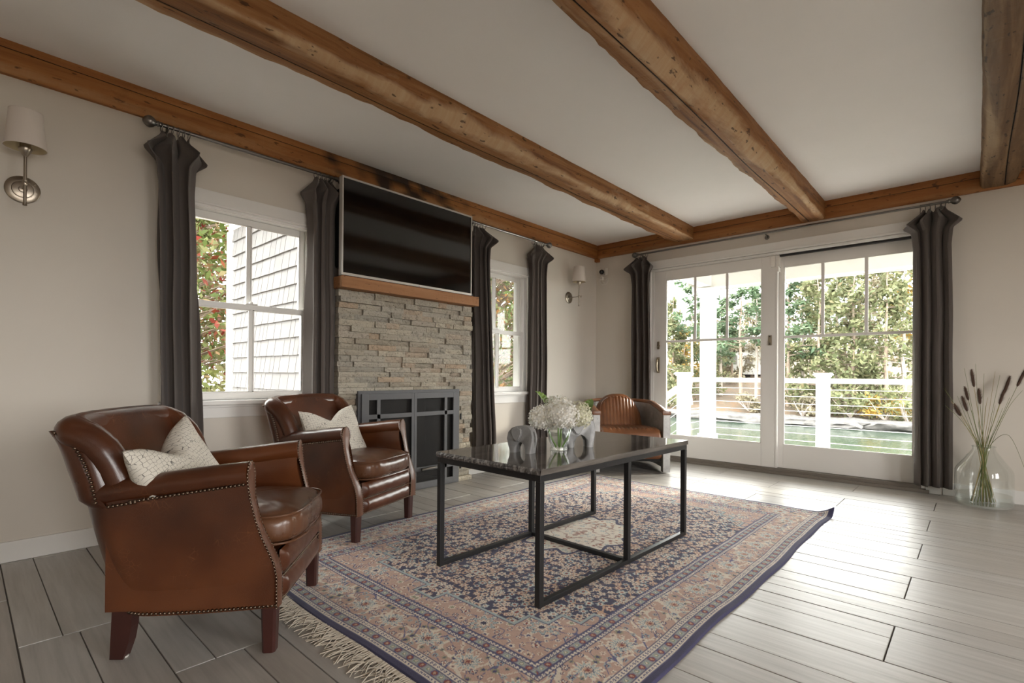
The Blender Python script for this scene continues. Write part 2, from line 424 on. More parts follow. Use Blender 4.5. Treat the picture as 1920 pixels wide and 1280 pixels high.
simple('grass_blade', (.16, .19, .05), .6, var=.35)
simple('grass_straw', (.40, .30, .13), .7, var=.3)
simple('rug_fringe', (.52, .46, .38), .95)

def m_water():
    t = NT('pond_water'); v = t.coord((.5, 2.2, 1)); n = t.noise(v, 2.0, 3)
    t.set(color=(.030, .045, .032), rough=.10, spec=.28, normal=t.bump(n, .25, .08)); M['water'] = t.m
    t = NT('leaf_litter'); v = t.coord(); n = t.noise(v, .8, 6, .7); n2 = t.noise(v, 5, 4)
    col = t.ramp(n, [(.3, (.050, .040, .026)), (.5, (.075, .050, .030)), (.62, (.10, .050, .020)), (.75, (.045, .050, .023))])
    t.set(color=t.mix(t.math('MULTIPLY', n2, .5), col, (.085, .070, .052)), rough=.95, normal=t.bump(n2, .6, .1)); M['litter'] = t.m
m_water()
def m_mesh():
    t = NT('fire_mesh')
    tr = t.n('BsdfTransparent'); t.set(color=(.014, .012, .011), rough=.5, spec=.3)
    w = t.n('TexWave', {'Vector': t.coord((1, 1, 1)), 'Scale': 170.0}, bands_direction='DIAGONAL').outputs['Fac']
    mx = t.n('MixShader', {0: t.ramp(w, [(.35, .30), (.6, .80)]), 1: tr.outputs[0], 2: t.b.outputs[0]})
    t.l(mx.outputs[0], t.out.inputs[0]); M['fire_mesh'] = t.m
m_mesh()

# ================================================================== THE ROOM
XB, YB = -2.9, -3.5          # far corners of the room behind the camera
TH = .16
def wall(name, axis, val, out, a0, a1, z0, z1, holes, mat):
    """axis 'x': plane x=val running along y; out=+1/-1 side of the thickness; holes (a0,a1,z0,z1)"""
    A = sorted({a0, a1, *[h[0] for h in holes], *[h[1] for h in holes]}); Z = sorted({z0, z1, *[h[2] for h in holes], *[h[3] for h in holes]})
    b = MB(); w0, w1 = sorted((val, val+out*TH))
    for i in range(len(A)-1):
        for j in range(len(Z)-1):
            ca, cz = (A[i]+A[i+1])/2, (Z[j]+Z[j+1])/2
            if any(h[0] < ca < h[1] and h[2] < cz < h[3] for h in holes): continue
            if axis == 'x': b.box(w0, w1, A[i], A[i+1], Z[j], Z[j+1])
            else: b.box(A[i], A[i+1], w0, w1, Z[j], Z[j+1])
    return b.build(name, mat, kind='structure', recalc=False)
W1, W2 = 1.245, 3.48                       # window centres
WO = (.735, 1.90)                          # opening in height
DY0, DY1, DZ = .30, 2.655, 2.075           # glass door opening
FB = (1.95, 2.78, .03, .74)                # firebox opening
wall('wall_left', 'y', Y, 1, XB-TH, X+TH, -.1, ZC+.1, [(W1-.40, W1+.40, *WO), (W2-.40, W2+.40, *WO), FB], M['wall_paint'])
wall('wall_right', 'x', X, 1, YB-TH, Y, -.1, ZC+.1, [(DY0, DY1, -.1, DZ)], M['wall_paint'])
BACKWIN = []
wall('wall_back', 'x', XB, -1, YB-TH, Y, -.1, ZC+.1, BACKWIN, M['wall_paint'])
wall('wall_front', 'y', YB, -1, XB, X, -.1, ZC+.1, [(-1.0, .2, .5, 2.1), (1.3, 2.7, .4, 2.15)], M['wall_paint'])  # two unseen openings, added behind the camera to let fill light in
portal((-.4, YB-.1, 1.3), 1.2, 1.6, (0, 1, 0)); portal((2.0, YB-.1, 1.275), 1.4, 1.75, (0, 1, 0))  # portals over the two added openings
b = MB(); b.box(XB-TH, X+TH, YB-TH, Y+TH, ZC, ZC+.12); b.build('ceiling', M['ceiling_paint'], kind='structure')
b = MB(); b.box(XB-TH, X+TH, YB-TH, Y+TH, ZC+.13, 5.0)
b.prism([(YB-TH-.4, 5.0), (Y+TH+.4, 5.0), ((YB+Y)/2, 7.4)], XB-TH-.3, X+TH+.3, 'yz'); b.build('sunblock_storey', M['exterior_white'], kind='structure')  # unseen upper house mass, added to keep sun and sky off the wing side
b = MB(); b.box(XB-TH, X+.0, YB-TH, Y, -.12, -.006); floor = b.build('floor', M['grout'], kind='structure')
# plank tiles: rows .31 wide, 1.04 long, half bond; every tile is pressed as two or three boards
PW, PL = .31, 1.04; rr = random.Random(5)
row0 = 1.993
k0 = math.floor((-.25-row0)/PW)
plank_cache = {}
def plank_mesh(w, l):
    key = (round(w, 3), round(l, 3))
    if key not in plank_cache:
        q = MB(); q.box(-w/2, w/2, -l/2, l/2, -.008, 0, .0018); plank_cache[key] = q.mesh('plank')
    return plank_cache[key]
for k in range(k0, 11):
    xa = row0+k*PW; xb = xa+PW
    if xb > X: xb = X
    if xb-xa < .04: continue
    y_off = .22 if k % 2 == 0 else .73
    j0 = math.floor((-1.35-y_off)/PL)
    for j in range(j0, 4):
        ya = max(y_off+j*PL, -1.9); yb = min(y_off+(j+1)*PL, Y)
        if yb-ya < .03: continue
        cuts = rr.choice([(0, .5, 1), (0, .36, 1), (0, .62, 1), (0, .33, .66, 1), (0, .42, 1)])
        if ya < -.5 or xa < 0: cuts = (0, 1)
        g = .0022
        for c0, c1 in zip(cuts, cuts[1:]):
            x0 = lerp(xa, xb, c0)+(g if c0 == 0 else .0016); x1 = lerp(xa, xb, c1)-(g if c1 == 1 else .0016)
            link('plank', plank_mesh(x1-x0, yb-ya-2*g), M['plank'], floor, ((x0+x1)/2, (ya+yb)/2, rr.uniform(-.0009, 0)))
# the floor behind and beside the camera, one sheet of tile
b = MB(); b.box(XB, -.25-.06, YB, Y, -.008, -.001); b.box(-.31, X, YB, -1.905, -.008, -.001)
b.build('tile_field', M['plank'], floor)

def baseboard(name, segs, axis, val, out):
    b = MB()
    for a0, a1 in segs:
        lo, hi = sorted((val, val+out*.015))
        if axis == 'x': b.box(lo, hi, a0, a1, 0, .096, .003)
        else: b.box(a0, a1, lo, hi, 0, .096, .003)
    return b.build(name, M['trim_white'], kind='structure')
baseboard('baseboard_left', [(XB, 1.75), (3.01, X)], 'y', Y, -1)
baseboard('baseboard_right', [(YB, DY0-.10), (DY1+.09, Y-.016)], 'x', X, -1)

# ------------------------------------------------------------------ double-hung windows
def window(name, cx):
    root = empty(name, (cx, Y, 0), kind='structure'); w = .40; z0, z1 = WO
    def P(nm, fn, mat='trim_white', par=root):
        b = MB(); fn(b); return b.build(nm, M[mat], par)
    cw = .088
    lft = -w-cw if cx < 2 else -w-.075
    P('head_casing', lambda b: b.box(lft-.012, w+cw+.012, -.022, 0, z1, z1+.082, .003))
    P('head_bead', lambda b: (b.box(lft, w+cw, -.030, 0, z1-.004, z1+.010, .004), b.box(-w, w, -.014, .02, z1-.016, z1-.004, .003)))
    P('side_casing', lambda b: b.box(lft, -w, -.020, 0, z0-.02, z1, .003))
    P('side_casing', lambda b: b.box(w, w+cw, -.020, 0, z0-.02, z1, .003))
    P('stool', lambda b: b.box(lft-.02, w+cw+.02, -.055, .07, z0-.028, z0, .006))
    P('apron', lambda b: (b.box(lft, w+cw, -.018, 0, z0-.105, z0-.028, .003), b.box(lft, w+cw, -.026, 0, z0-.044, z0-.028, .004)))
    P('jamb', lambda b: (b.box(-w, -w+.028, 0, .15, z0, z1), b.box(-w+.028, -w+.038, .045, .055, z0, z1), b.box(-w+.028, -w+.040, .0, .012, z0, z1)))
    P('jamb', lambda b: (b.box(w-.028, w, 0, .15, z0, z1), b.box(w-.038, w-.028, .045, .055, z0, z1), b.box(w-.040, w-.028, .0, .012, z0, z1)))
    P('head_jamb', lambda b: b.box(-w+.028, w-.028, 0, .15, z1-.02, z1))
    P('outer_sill', lambda b: b.box(-w-.05, w+.05, .07, .20, z0-.04, z0+.006, .004), 'exterior_white')
    iw = w-.032; zm = 1.322
    def sash(nm, y, za, zb, rb, rt_):
        s = empty(nm, (0, y, 0), parent=root)
        st = .042
        P('stile', lambda b: b.box(-iw, -iw+st, 0, .034, za, zb, .003), par=s)
        P('stile', lambda b: b.box(iw-st, iw, 0, .034, za, zb, .003), par=s)
        P('bottom_rail', lambda b: b.box(-iw+st, iw-st, 0, .034, za, za+rb, .003), par=s)
        P('top_rail', lambda b: b.box(-iw+st, iw-st, 0, .034, zb-rt_, zb, .003), par=s)
        P('muntin', lambda b: b.box(-.011, .011, .004, .030, za+rb, zb-rt_, .003), par=s)
        for a0, a1 in ((-iw+st, -.011), (.011, iw-st)):
            P('glazing_bead', lambda b: (b.box(a0, a0+.006, -.0, .012, za+rb, zb-rt_), b.box(a1-.006, a1, -.0, .012, za+rb, zb-rt_), b.box(a0, a1, 0, .012, zb-rt_-.006, zb-rt_), b.box(a0, a1, 0, .012, za+rb, za+rb+.006)), par=s)
            P('pane', lambda b: b.box(a0, a1, .015, .019, za+rb, zb-rt_), 'pane', par=s)
        return s
    lo = sash('lower_sash', .012, z0+.001, zm+.010, .045, .032)
    sash('upper_sash', .058, zm-.022, z1-.021, .030, .040)
    P('sash_lock', lambda b: (b.box(-.035, .035, -.004, .03, zm+.010, zm+.018, .002), b.lathe([(.012, 0), (.012, .010), (.006, .014)], (0, .012, zm+.017), 12)), par=lo)
    return root
window('window_1', W1); window('window_2', W2)

# ------------------------------------------------------------------ sliding glass doors
def glass_doors():
    root = empty('door_1', (X, 0, 0), kind='structure')
    def P(nm, fn, mat='door_white', par=root, **kw):
        b = MB(); fn(b); return b.build(nm, M[mat], par, **kw)
    y0, y1 = DY0, DY1
    P('head_casing', lambda b: b.box(-.022, 0, y0-.10, y1+.075, DZ+.004, 2.157, .003), 'trim_white')
    P('head_bead', lambda b: (b.box(-.034, 0, y0-.09, y1+.07, DZ-.008, DZ+.012, .004), b.box(-.020, .03, y0, y1, DZ-.030, DZ-.012, .003)), 'trim_white')
    P('side_casing', lambda b: b.box(-.022, 0, y1, y1+.07, 0, DZ+.004, .003), 'trim_white')
    P('side_casing', lambda b: b.box(-.022, 0, y0-.095, y0, 0, DZ+.004, .003), 'trim_white')
    P('side_jamb', lambda b: b.box(-.006, TH, y1-.030, y1, .03, DZ), 'trim_white')
    P('side_jamb', lambda b: b.box(-.006, TH, y0, y0+.030, .03, DZ), 'trim_white')
    P('head_jamb', lambda b: b.box(-.004, TH, y0, y1, DZ-.034, DZ), 'trim_white')
    P('head_track', lambda b: b.box(.004, .036, y0+.03, 1.372, DZ-.052, DZ-.034), 'black_steel')
    P('threshold', lambda b: (b.box(-.045, TH+.05, y0-.02, y1+.01, 0, .026, .004), b.box(-.012, TH, y0+.03, y1-.03, .026, .050)), 'sill_bronze')
    def panel(nm, xo, ya, yb, ga, gb, zg0, zg1, mb, vb):
        s = empty(nm, (xo, 0, 0), parent=root); za, zb = .052, DZ-.036
        d = .042
        P('stile', lambda b: b.box(0, d, ya, ga, za, zb, .003), par=s)
        P('stile', lambda b: b.box(0, d, gb, yb, za, zb, .003), par=s)
        P('bottom_rail', lambda b: b.box(.0003, d, ga, gb, za, zg0, .002), par=s)
        P('top_rail', lambda b: b.box(.0003, d, ga, gb, zg1, zb, .002), par=s)
        P('glass_stop', lambda b: (b.box(.002, .014, ga, gb, zg0, zg0+.008), b.box(.002, .014, ga, gb, zg1-.008, zg1), b.box(.002, .014, ga, ga+.008, zg0, zg1), b.box(.002, .014, gb-.008, gb, zg0, zg1)), par=s)
        P('grille_bar', lambda b: b.box(.005, .016, ga, gb, mb-.012, mb+.012, .003), par=s)
        for v in vb: P('grille_bar', lambda b: b.box(.005, .016, v-.013, v+.013, mb+.012, zg1, .003), par=s)
        P('pane', lambda b: b.box(.018, .024, ga, gb, zg0, zg1), 'pane', par=s)
        return s
    # sliding leaf, nearer the room
    sl = panel('sliding_leaf', .004, 1.398, y1-.031, 1.520, 2.490, .270, 1.938, 1.274, (1.845, 2.170))
    # fixed leaf
    panel('fixed_leaf', .054, y0+.031, 1.430, .385, 1.342, .266, 1.932, 1.274, (.703, 1.026))
    P('edge_strip', lambda b: b.box(-.004, .046, 1.382, 1.398, .052, DZ-.037, .002), par=sl)
    # hardware on the sliding leaf
    h = empty('pull_handle', (-.002, 2.573, 1.02), parent=sl)
    P('rose', lambda b: b.box(-.006, .004, -.016, .016, -.085, .085, .003), 'door_hardware', h)
    pts = smooth_path([(-.004, 0, -.075), (-.035, -.004, -.06), (-.052, -.006, 0), (-.035, -.004, .06), (-.004, 0, .075)], 20)
    P('grip', lambda b: b.tube(pts, [.008+.004*math.sin(math.pi*i/19) for i in range(20)], 10), 'door_hardware', h, smooth=True)
    lk = empty('thumb_latch', (-.002, 2.573, 1.235), parent=sl)
    P('plate', lambda b: b.box(-.006, .004, -.014, .014, -.042, .042, .004), 'door_hardware', lk)
    P('lever', lambda b: (b.tube([(-.006, .012, -.016), (-.024, -.004, -.014), (-.026, -.032, -.004)], .005, 8)), 'door_hardware', lk, smooth=True)
    kp = empty('keeper', (-.004, 1.445, 1.245), parent=sl)
    P('plate', lambda b: b.box(-.005, .005, -.017, .017, -.048, .048, .005), 'nickel', kp)
    P('slot', lambda b: b.box(-.0065, .0, -.009, .009, -.02, .02, .003), 'door_hardware', kp)
    for zz in (-.036, .036): P('screw', lambda b: b.lathe([(.005, 0), (.004, .002)], (-.007, 0, zz), 8, axis='x'), 'plastic_black', kp)
    P('alarm_sensor', lambda b: b.box(-.018, .004, 1.402, 1.438, 1.93, 2.03, .004), 'plastic_white', sl)
    P('alarm_magnet', lambda b: (b.box(-.008, .05, 1.366, 1.384, 1.93, 2.035, .003), b.box(-.010, .05, 1.370, 1.382, 1.885, 1.925, .003)), 'plastic_white', sl)
    return root
glass_doors()

# ================================================================== TIMBER BEAMS
def beam(name, label, p0, axis, length, prof_fn, mat, step=.045, crack=None):
    """prof_fn(s) -> list of (a, z, wear); a across the beam; mesh in local coords, origin at p0 (underside start)"""
    n = int(length/step)+1; vs = []; wear = []; ck = []
    for i in range(n):
        s = length*i/(n-1); pr = prof_fn(s)
        for a, z, w_, c_ in pr:
            vs.append((s, a, z) if axis == 'x' else (a, s, z)); wear.append(w_); ck.append(c_)
    k = len(pr); fs = []
    for i in range(n-1):
        for j in range(k-1):
            fs.append((i*k+j, i*k+j+1, (i+1)*k+j+1, (i+1)*k+j))
    fs.append(tuple(range(k))); fs.append(tuple((n-1)*k+j for j in range(k-1, -1, -1)))
    b = MB(); b.add(vs, fs); me = b.mesh(name, True, 42, True)
    for nm, arr in (('wear', wear), ('crack', ck)):
        at = me.attributes.new(nm, 'FLOAT', 'POINT'); at.data.foreach_set('value', arr)
    o = link(name, me, mat, None, p0)
    return tag(o, label, 'beam', 'rough-hewn ceiling timbers')
def hewn(width, drop, seed, chamfer, waney=.0):
    """profile across y: 0 is the face towards the camera side, width the hidden side; z down from the ceiling"""
    def fn(s):
        q = seed*13.7
        e1 = .014*nz(s*1.3, q)+.006*nz(s*5, q, 3.1)+.004*nz(s*14, q, 9); e2 = .026*nz(s*1.1, q+5)+.018*nz(s*4.2, q+8)+.009*nz(s*15, q)
        ch = chamfer(s); d = drop+.012*nz(s*.9, q+2)
        pts = []
        cy = width*.60+.018*nz(s*.7, q+30)
        W_ = [(e1*.4, 0, .0), (e1*.6, -d*.25, .0), (e1, -(d-ch)*.6-d*.02, .05), (e1+.002, -(d-ch), .1)]
        W_ += [(e1+ch*.45, -(d-ch*.42), .95), (e1+ch*.95, -d, .5)]
        W_ += [(lerp(e1+ch, width*.55, .5), -d-.004*nz(s*6, q), .15)]
        W_ += [(cy-.006, -d-.003, .1), (cy-.0016, -d-.001, .1), (cy, -d+.012, .0), (cy+.0016, -d-.001, .1), (cy+.006, -d-.002, .1)]
        W_ += [(width*.80+e2*.5, -d+.004, .12), (width+e2-.012, -d+.010-.008*nz(s*8, q), .3), (width+e2, -d+.035, .2), (width+e2*.6, 0, 0)]
        return [(a, z, w_, 1.0 if i in (8, 9, 10) else 0.0) for i, (a, z, w_) in enumerate(W_)]
    return fn
XL = 5.118-(-2.9)
def place(name, lab, y0, width, drop, seed, ch): return beam(name, lab, (-2.9, y0, ZC), 'x', XL, hewn(width, drop, seed, ch), M['beam_wood'])
place('ceiling_beam', 'rough-hewn ceiling beam crossing nearest the fireplace wall above the chairs', 2.170, .235, .128, 1,
      lambda s: interp([(2.9, .012), (3.6, .028), (4.3, .060), (4.9, .095), (5.4, .085), (6.0, .055), (6.6, .06), (6.9, .03), (7.3, .012)], s)+.012*nz(s*3, 2))
place('ceiling_beam', 'rough-hewn ceiling beam ending above the middle of the glass doors', .995, .205, .145, 2,
      lambda s: interp([(3.8, .03), (4.4, .07), (5.0, .10), (5.6, .11), (6.3, .09), (7.0, .055), (7.4, .02)], s)+.012*nz(s*3, 5))
def rev(fn, w):   # mirror: chamfered side away
    return lambda s: [(w-a, z, w_, c_) for a, z, w_, c_ in fn(s)]
beam('ceiling_beam', 'dark rough-hewn ceiling beam at the right edge of the photo', (-2.9, -.215, ZC), 'x', XL,
     rev(hewn(.205, .14, 3, lambda s: .02+.05*max(0, nz(s*.8, 4)+.3)), .205), M['beam_dark_wood'])
def ledger(seed, crk, prot=.042, drop=.150, burn=None):
    def fn(s):
        q = seed*7.7; e = .004*nz(s*1.5, q)+.002*nz(s*7, q)
        cz = -drop*crk+.010*nz(s*.55, q+9)
        P_ = [(0, -.0, 0, 0), (-prot+e, -.0, 0, 0), (-prot+e, cz+.0022, .0, 0), (-prot+e+.0005, cz+.0012, 0, 1), (-prot+e+.010, cz, 0, 1), (-prot+e+.0005, cz-.0012, 0, 1), (-prot+e, cz-.0024, 0, 0),
              (-prot+e, -drop*.62, .12, 0), (-prot+e+.001, -drop*.80, .5, 0), (-prot+e+.006, -drop+.008+.006*nz(s*5, q), .55, 0), (-prot+e+.014, -drop-.002+.003*nz(s*9, q), .4, 0), (0, -drop, .1, 0)]
        if burn:
            def ch(z):
                m_ = max(0, 1-abs((s-burn[0])/burn[1]))**.6; up_ = 1-min(1, -z/drop*.75)
                return max(0, min(.93, (m_*1.5*(.35+up_)+1.6*nz(s*7, z*22, 4)-.62)))*(1 if m_ > 0 else 0)
            P_ = [(a, z, w_, max(c_, ch(z))) for a, z, w_, c_ in P_]
        return P_
    return fn
beam('wall_beam', 'long timber beam under the ceiling along the fireplace wall', (-2.9, Y, ZC), 'x', X+2.9, ledger(4, .27, burn=(5.25, .75)), M['beam_a_wood'], .03)
beam('wall_beam', 'long timber beam under the ceiling above the glass doors', (X, YB, ZC), 'y', Y-YB-.045, ledger(5, .36), M['beam_b_wood'], .06)
b = MB(); b.box(X-.052, X-.005, Y-.055, Y-.006, 2.250, 2.290, .004)
b.build('beam_stub', M['beam_a_wood'], label='small wooden stub in the corner under the wall beams', cat='beam')

# ================================================================== FIREPLACE
SX0, SX1, SY, SZ = 1.757, 3.0, Y-.145, 1.486
def stone_variants():
    out = []
    for v in range(14):
        r_ = random.Random(100+v); nx = 5; nz_ = 2
        b = MB(); vs = []
        for j in range(nz_+1):
            for i in range(nx+1):
                edge = (i in (0, nx)) or (j in (0, nz_))
                d = r_.uniform(-.45, .25) if not edge else r_.uniform(.15, .8)
                vs.append((i/nx+(r_.uniform(-.03, .03) if not (i in (0, nx)) else 0), d, j/nz_))
        fs = []
        w = nx+1
        for j in range(nz_):
            for i in range(nx): fs.append((j*w+i, j*w+i+1, (j+1)*w+i+1, (j+1)*w+i))
        # sides back to the wall (y=10 units, scaled)
        ring = [i for i in range(w)]+[j*w+nx for j in range(1, nz_+1)]+[nz_*w+i for i in range(nx-1, -1, -1)]+[j*w for j in range(nz_-1, 0, -1)]
        base = len(vs)
        for i in ring: vs.append((vs[i][0], 10, vs[i][2]))
        n = len(ring)
        for k in range(n): fs.append((ring[k], base+k, base+(k+1) % n, ring[(k+1) % n]))
        b.add(vs, fs); out.append(b.mesh('stone', False, None, True))
    return out
def fireplace():
    root = empty('fireplace', ((SX0+SX1)/2, SY, 0), label='stacked ledger-stone chimney breast holding the black fireplace', cat='fireplace')
    var = stone_variants(); r_ = random.Random(21); z = 0.0
    bx0, bx1, bz = 1.915, 2.808, .755          # where the fire surround sits
    ox = (SX0+SX1)/2
    core = MB(); core.box(SX0+.012-ox, bx0-ox, .03, .145, 0, SZ); core.box(bx1-ox, SX1-.012-ox, .03, .145, 0, SZ); core.box(bx0-ox, bx1-ox, .03, .145, bz, SZ)
    core.build('mortar_core', M['grout'], root)
    while z < SZ-.004:
        h = r_.choice([.036, .039, .041, .044])
        if SZ-(z+h) < .03: h = SZ-z
        spans = [(SX0, SX1)] if z+h*.5 > bz else [(SX0, bx0), (bx1, SX1)]
        for a, c in spans:
            x = a
            while x < c-.001:
                w = r_.choice([.09, .12, .15, .19, .23, .28]) if c-a > .5 else r_.choice([.055, .08, .11, .19])
                if c-(x+w) < .05: w = c-x
                proud = r_.choice([-.020, -.010, -.004, .0, .004, .010, .016])+r_.uniform(-.003, .003)
                ex = r_.uniform(-.006, .008) if (x == a or abs(x+w-c) < .001) and c-a > .5 else 0
                x0 = x-(ex if x == a and a == SX0 else 0); x1 = x+w+(ex if abs(x+w-c) < .001 and c == SX1 else 0)
                o = link('stone', r_.choice(var), M['stone'], root, (x0+.0010-ox, -proud, z+.0009), None, (x1-x0-.0020, .0115, h-.0018))
                x += w
        z += h
    fb = MB()
    d0, d1 = Y-.14, Y+.45
    fb.add([(FB[0]-.03, d0, 0), (FB[1]+.03, d0, 0), (FB[1]-.10, d1, 0), (FB[0]+.10, d1, 0), (FB[0]-.03, d0, .755), (FB[1]+.03, d0, .755), (FB[1]-.10, d1, .755), (FB[0]+.10, d1, .755)],
           [(0, 1, 2, 3), (7, 6, 5, 4), (1, 5, 6, 2), (2, 6, 7, 3), (3, 7, 4, 0)])
    for i in range(len(fb.v)): fb.v[i] = (fb.v[i][0]-ox, fb.v[i][1]-SY, fb.v[i][2]+.004)
    fb.build('firebox', M['firebox_black'], root, recalc=False)
fireplace()
def hearth_logs():
    r_ = random.Random(9)
    for i, (x, y, z, a, ln, lab) in enumerate([(2.30, Y+.02, .10, .05, .50, 'charred log lying lowest behind the fireplace screen'), (2.42, Y+.19, .11, -.1, .46, 'charred log lying at the back of the firebox'), (2.36, Y+.09, .225, .35, .42, 'charred log lying across the top behind the fireplace screen')]):
        b = MB(); n = 10
        b.tube([(ln*(k/(n-1)-.5), .012*nz(k*.7, i), .012*nz(k*.9, i+4)) for k in range(n)], [.048+.008*nz(k*1.3, i+9) for k in range(n)], 10)
        b.build('log', M['trunk_bark'], None, True, loc=(x, y, z), rot=(0, 0, a), label=lab, cat='log', group='logs in the fireplace')
hearth_logs()

def fire_screen():
    x0, x1, z1, yf = 1.893, 2.838, .780, Y-.182
    cx = (x0+x1)/2
    root = empty('fireplace_screen', (cx, yf, 0), label='charcoal steel fireplace surround with two gridded mesh doors', cat='fireplace screen')
    def P(nm, fn, mat='screen_steel', par=root, **kw):
        b = MB(); fn(b); return b.build(nm, M[mat], par, **kw)
    hw = (x1-x0)/2
    P('surround', lambda b: (b.box(-hw, -hw+.035, .012, .045, .004, z1, .002), b.box(hw-.035, hw, .012, .045, .004, z1, .002), b.box(-hw+.035, hw-.035, .012, .045, z1-.032, z1, .002), b.box(-hw+.035, hw-.035, .012, .045, .004, .03, .002)))
    P('mesh_curtain', lambda b: b.box(-hw+.03, hw-.03, .018, .020, .03, z1-.02), 'fire_mesh')
    dw = hw-.020; H0, H1 = .018, z1-.022; Ht = H1-H0
    for s in (-1, 1):
        d = empty('screen_door', (0, 0, 0), parent=root)
        def Q(nm, u0, u1, v0, v1, dep=.014):
            a0, a1 = sorted((s*u0, s*u1)); P(nm, lambda b: b.box(a0, a1, -.004, dep-.004, H1-v1, H1-v0, .0015), par=d)
        Q('inner_stile', .0012, .024, 0, Ht); Q('outer_stile', dw-.058, dw, 0, Ht)
        Q('top_rail', .024, dw-.058, 0, .045); Q('bottom_rail', .024, dw-.058, Ht-.042, Ht)
        Q('cross_bar', .024, dw-.058, .150, .182); Q('cross_bar', .024, dw-.058, Ht-.160, Ht-.128)
        Q('upright_bar', dw-.152, dw-.124, .0451, Ht-.0421, .0135)
        if s == 1:
            h = empty('handle', (.075, -.004, H1-Ht+.146), parent=d)
            P('post', lambda b: b.tube([(0, 0, 0), (0, -.026, 0)], .006, 8), 'black_steel', h)
            P('post', lambda b: b.tube([(.10, 0, 0), (.10, -.026, 0)], .006, 8), 'black_steel', h)
            P('bar', lambda b: b.tube([(-.02, -.026, -.003), (.05, -.030, .004), (.125, -.026, .003)], [.009, .011, .008], 10), 'pewter', h, smooth=True)
    for zz in (.55, .14): P('hinge', lambda b: b.lathe([(.008, -.024), (.008, .024)], (hw+.004, -.002, zz), 10), 'black_steel')
fire_screen()

b = MB(); b.box(-.637, .637, 0, .215, 0, .079, .004)
tag(b.build('mantel_shelf', M['mantel_wood'], None, loc=(2.371, Y-.222, 1.487)), 'thick reclaimed-wood mantel shelf above the stone chimney breast', 'mantel')

def television():
    root = empty('television', (2.330, Y-.205, 1.570), label='large black flat television with silver frame standing above the mantel shelf', cat='television')
    def P(nm, fn, mat, par=root, **kw):
        b = MB(); fn(b); return b.build(nm, M[mat], par, **kw)
    hw, H, t = .596, .672, .012
    P('screen', lambda b: b.box(-hw+.009, hw-.009, -.006, .01, .016, H-.011), 'tv')
    P('frame_side', lambda b: b.box(-hw, -hw+.011, -.012, .03, 0, H, .002), 'bezel_silver')
    P('frame_side', lambda b: b.box(hw-.011, hw, -.012, .03, 0, H, .002), 'bezel_silver')
    P('frame_top', lambda b: b.box(-hw+.011, hw-.011, -.012, .03, H-.012, H, .002), 'bezel_silver')
    P('frame_bottom', lambda b: b.box(-hw+.011, hw-.011, -.012, .03, 0, .018, .002), 'bezel_silver')
    P('back_shell', lambda b: b.box(-hw+.02, hw-.02, .03, .15, .06, H-.06, .02), 'plastic_black')
    P('standby_light', lambda b: b.box(.045, .051, -.0135, -.01, .004, .010), 'red_light')
    P('foot', lambda b: b.box(hw-.002, hw+.022, .0, .10, -.004, .018, .003), 'plastic_black')
television()

# ================================================================== CURTAINS, RODS
def curtain(label, wallname, c_top, c_bot, w_top, w_bot, ztop, zbot, seed, folds=4.5, lean=0.0, nr=5):
    """c = centre along the wall (x on the fireplace wall, y on the door wall)"""
    onA = wallname == 'A'; off = .085
    def P3(s, d, z): return (s, Y-off-d, z) if onA else (X-off-d, s, z)
    root_loc = P3(c_bot, 0, 0); q = seed*3.3
    root = empty('curtain', root_loc, label=label, cat='curtain', group='grey linen curtains')
    def L(s, d, z):
        p = P3(s, d, z); return (p[0]-root_loc[0], p[1]-root_loc[1], p[2]-root_loc[2])
    H = ztop-zbot
    wt = [(0, .58), (.025, .66), (.095, 1.24), (.115, 1.20), (.165, .98), (.30, .88), (.8, .93), (H, 1.0)]
    am = [(0, .012), (.05, .030), (.10, .052), (.18, .042), (.35, .036), (H, .044)]
    b = MB(); nu, nv = 150, 84
    def fn(u, v):
        dz = H*(v**1.35)
        z = ztop-dz; w = lerp(w_top, w_bot, dz/H)*interp(wt, dz)
        c = lerp(c_top, c_bot, min(1, dz/H*1.15)); a = interp(am, dz)
        ph = .9*nz(z*.9, q)+.5*nz(z*2.3, q+4)
        th = 2*math.pi*folds*(u+.13*nz(u*2.6, q+8)+.03*nz(u*2, z*.8, q))+ph
        s_ = (u-.5)*w+.26*w/folds*math.sin(2*th+.6)*min(1, dz/.15)
        d = a*(math.sin(th)+.30*math.sin(2.1*th+q)+.22*nz(u*9, z*1.6, q))
        # the heading flops over between the rings
        if dz < .26:
            k = max(0, 1-abs(dz-.095)/.085)
            d += .030*k*(1+math.sin(th*1.0+1.0)); s_ += (u-.5)*.05*k+.020*k*nz(u*6, q*2)
            z -= .030*math.exp(-(dz/.06)**2)*(.5-.5*math.cos(th))
            z -= .035*k*(abs(u-.5)*2)**2
        return L(c+s_, d, z)
    b.grid(fn, nu, nv)
    pn = b.build('panel', M['curtain_linen'], root, True, None, recalc=False)
    sm = pn.modifiers.new('cloth_thickness', 'SOLIDIFY'); sm.thickness = .0022
    for i in range(nr):
        t = (i+.5)/nr; s = c_top+(t-.5)*w_top*.72
        rb = MB(); ring = []
        zc = ztop+.016; tilt = RND.uniform(-.25, .25)
        for k in range(16):
            a = 2*math.pi*k/16; e = .023
            ring.append(L(s+e*math.sin(a)*tilt*.5, e*math.cos(a), zc+e*math.sin(a)))
        rb.tube(ring, .0022, 6, closed=True); rb.build('ring', M['pewter'], root, True)
        cb = MB(); cb.tube([L(s, 0, ztop-.006), L(s, 0, ztop-.030)], .003, 6); cb.build('clip', M['pewter'], root, True)
ZR = 2.253
curtain('grey linen curtain left of the shingle-view window beside the left sconce', 'A', .800, .845, .22, .20, 2.225, .075, 1, 3.0, nr=6)
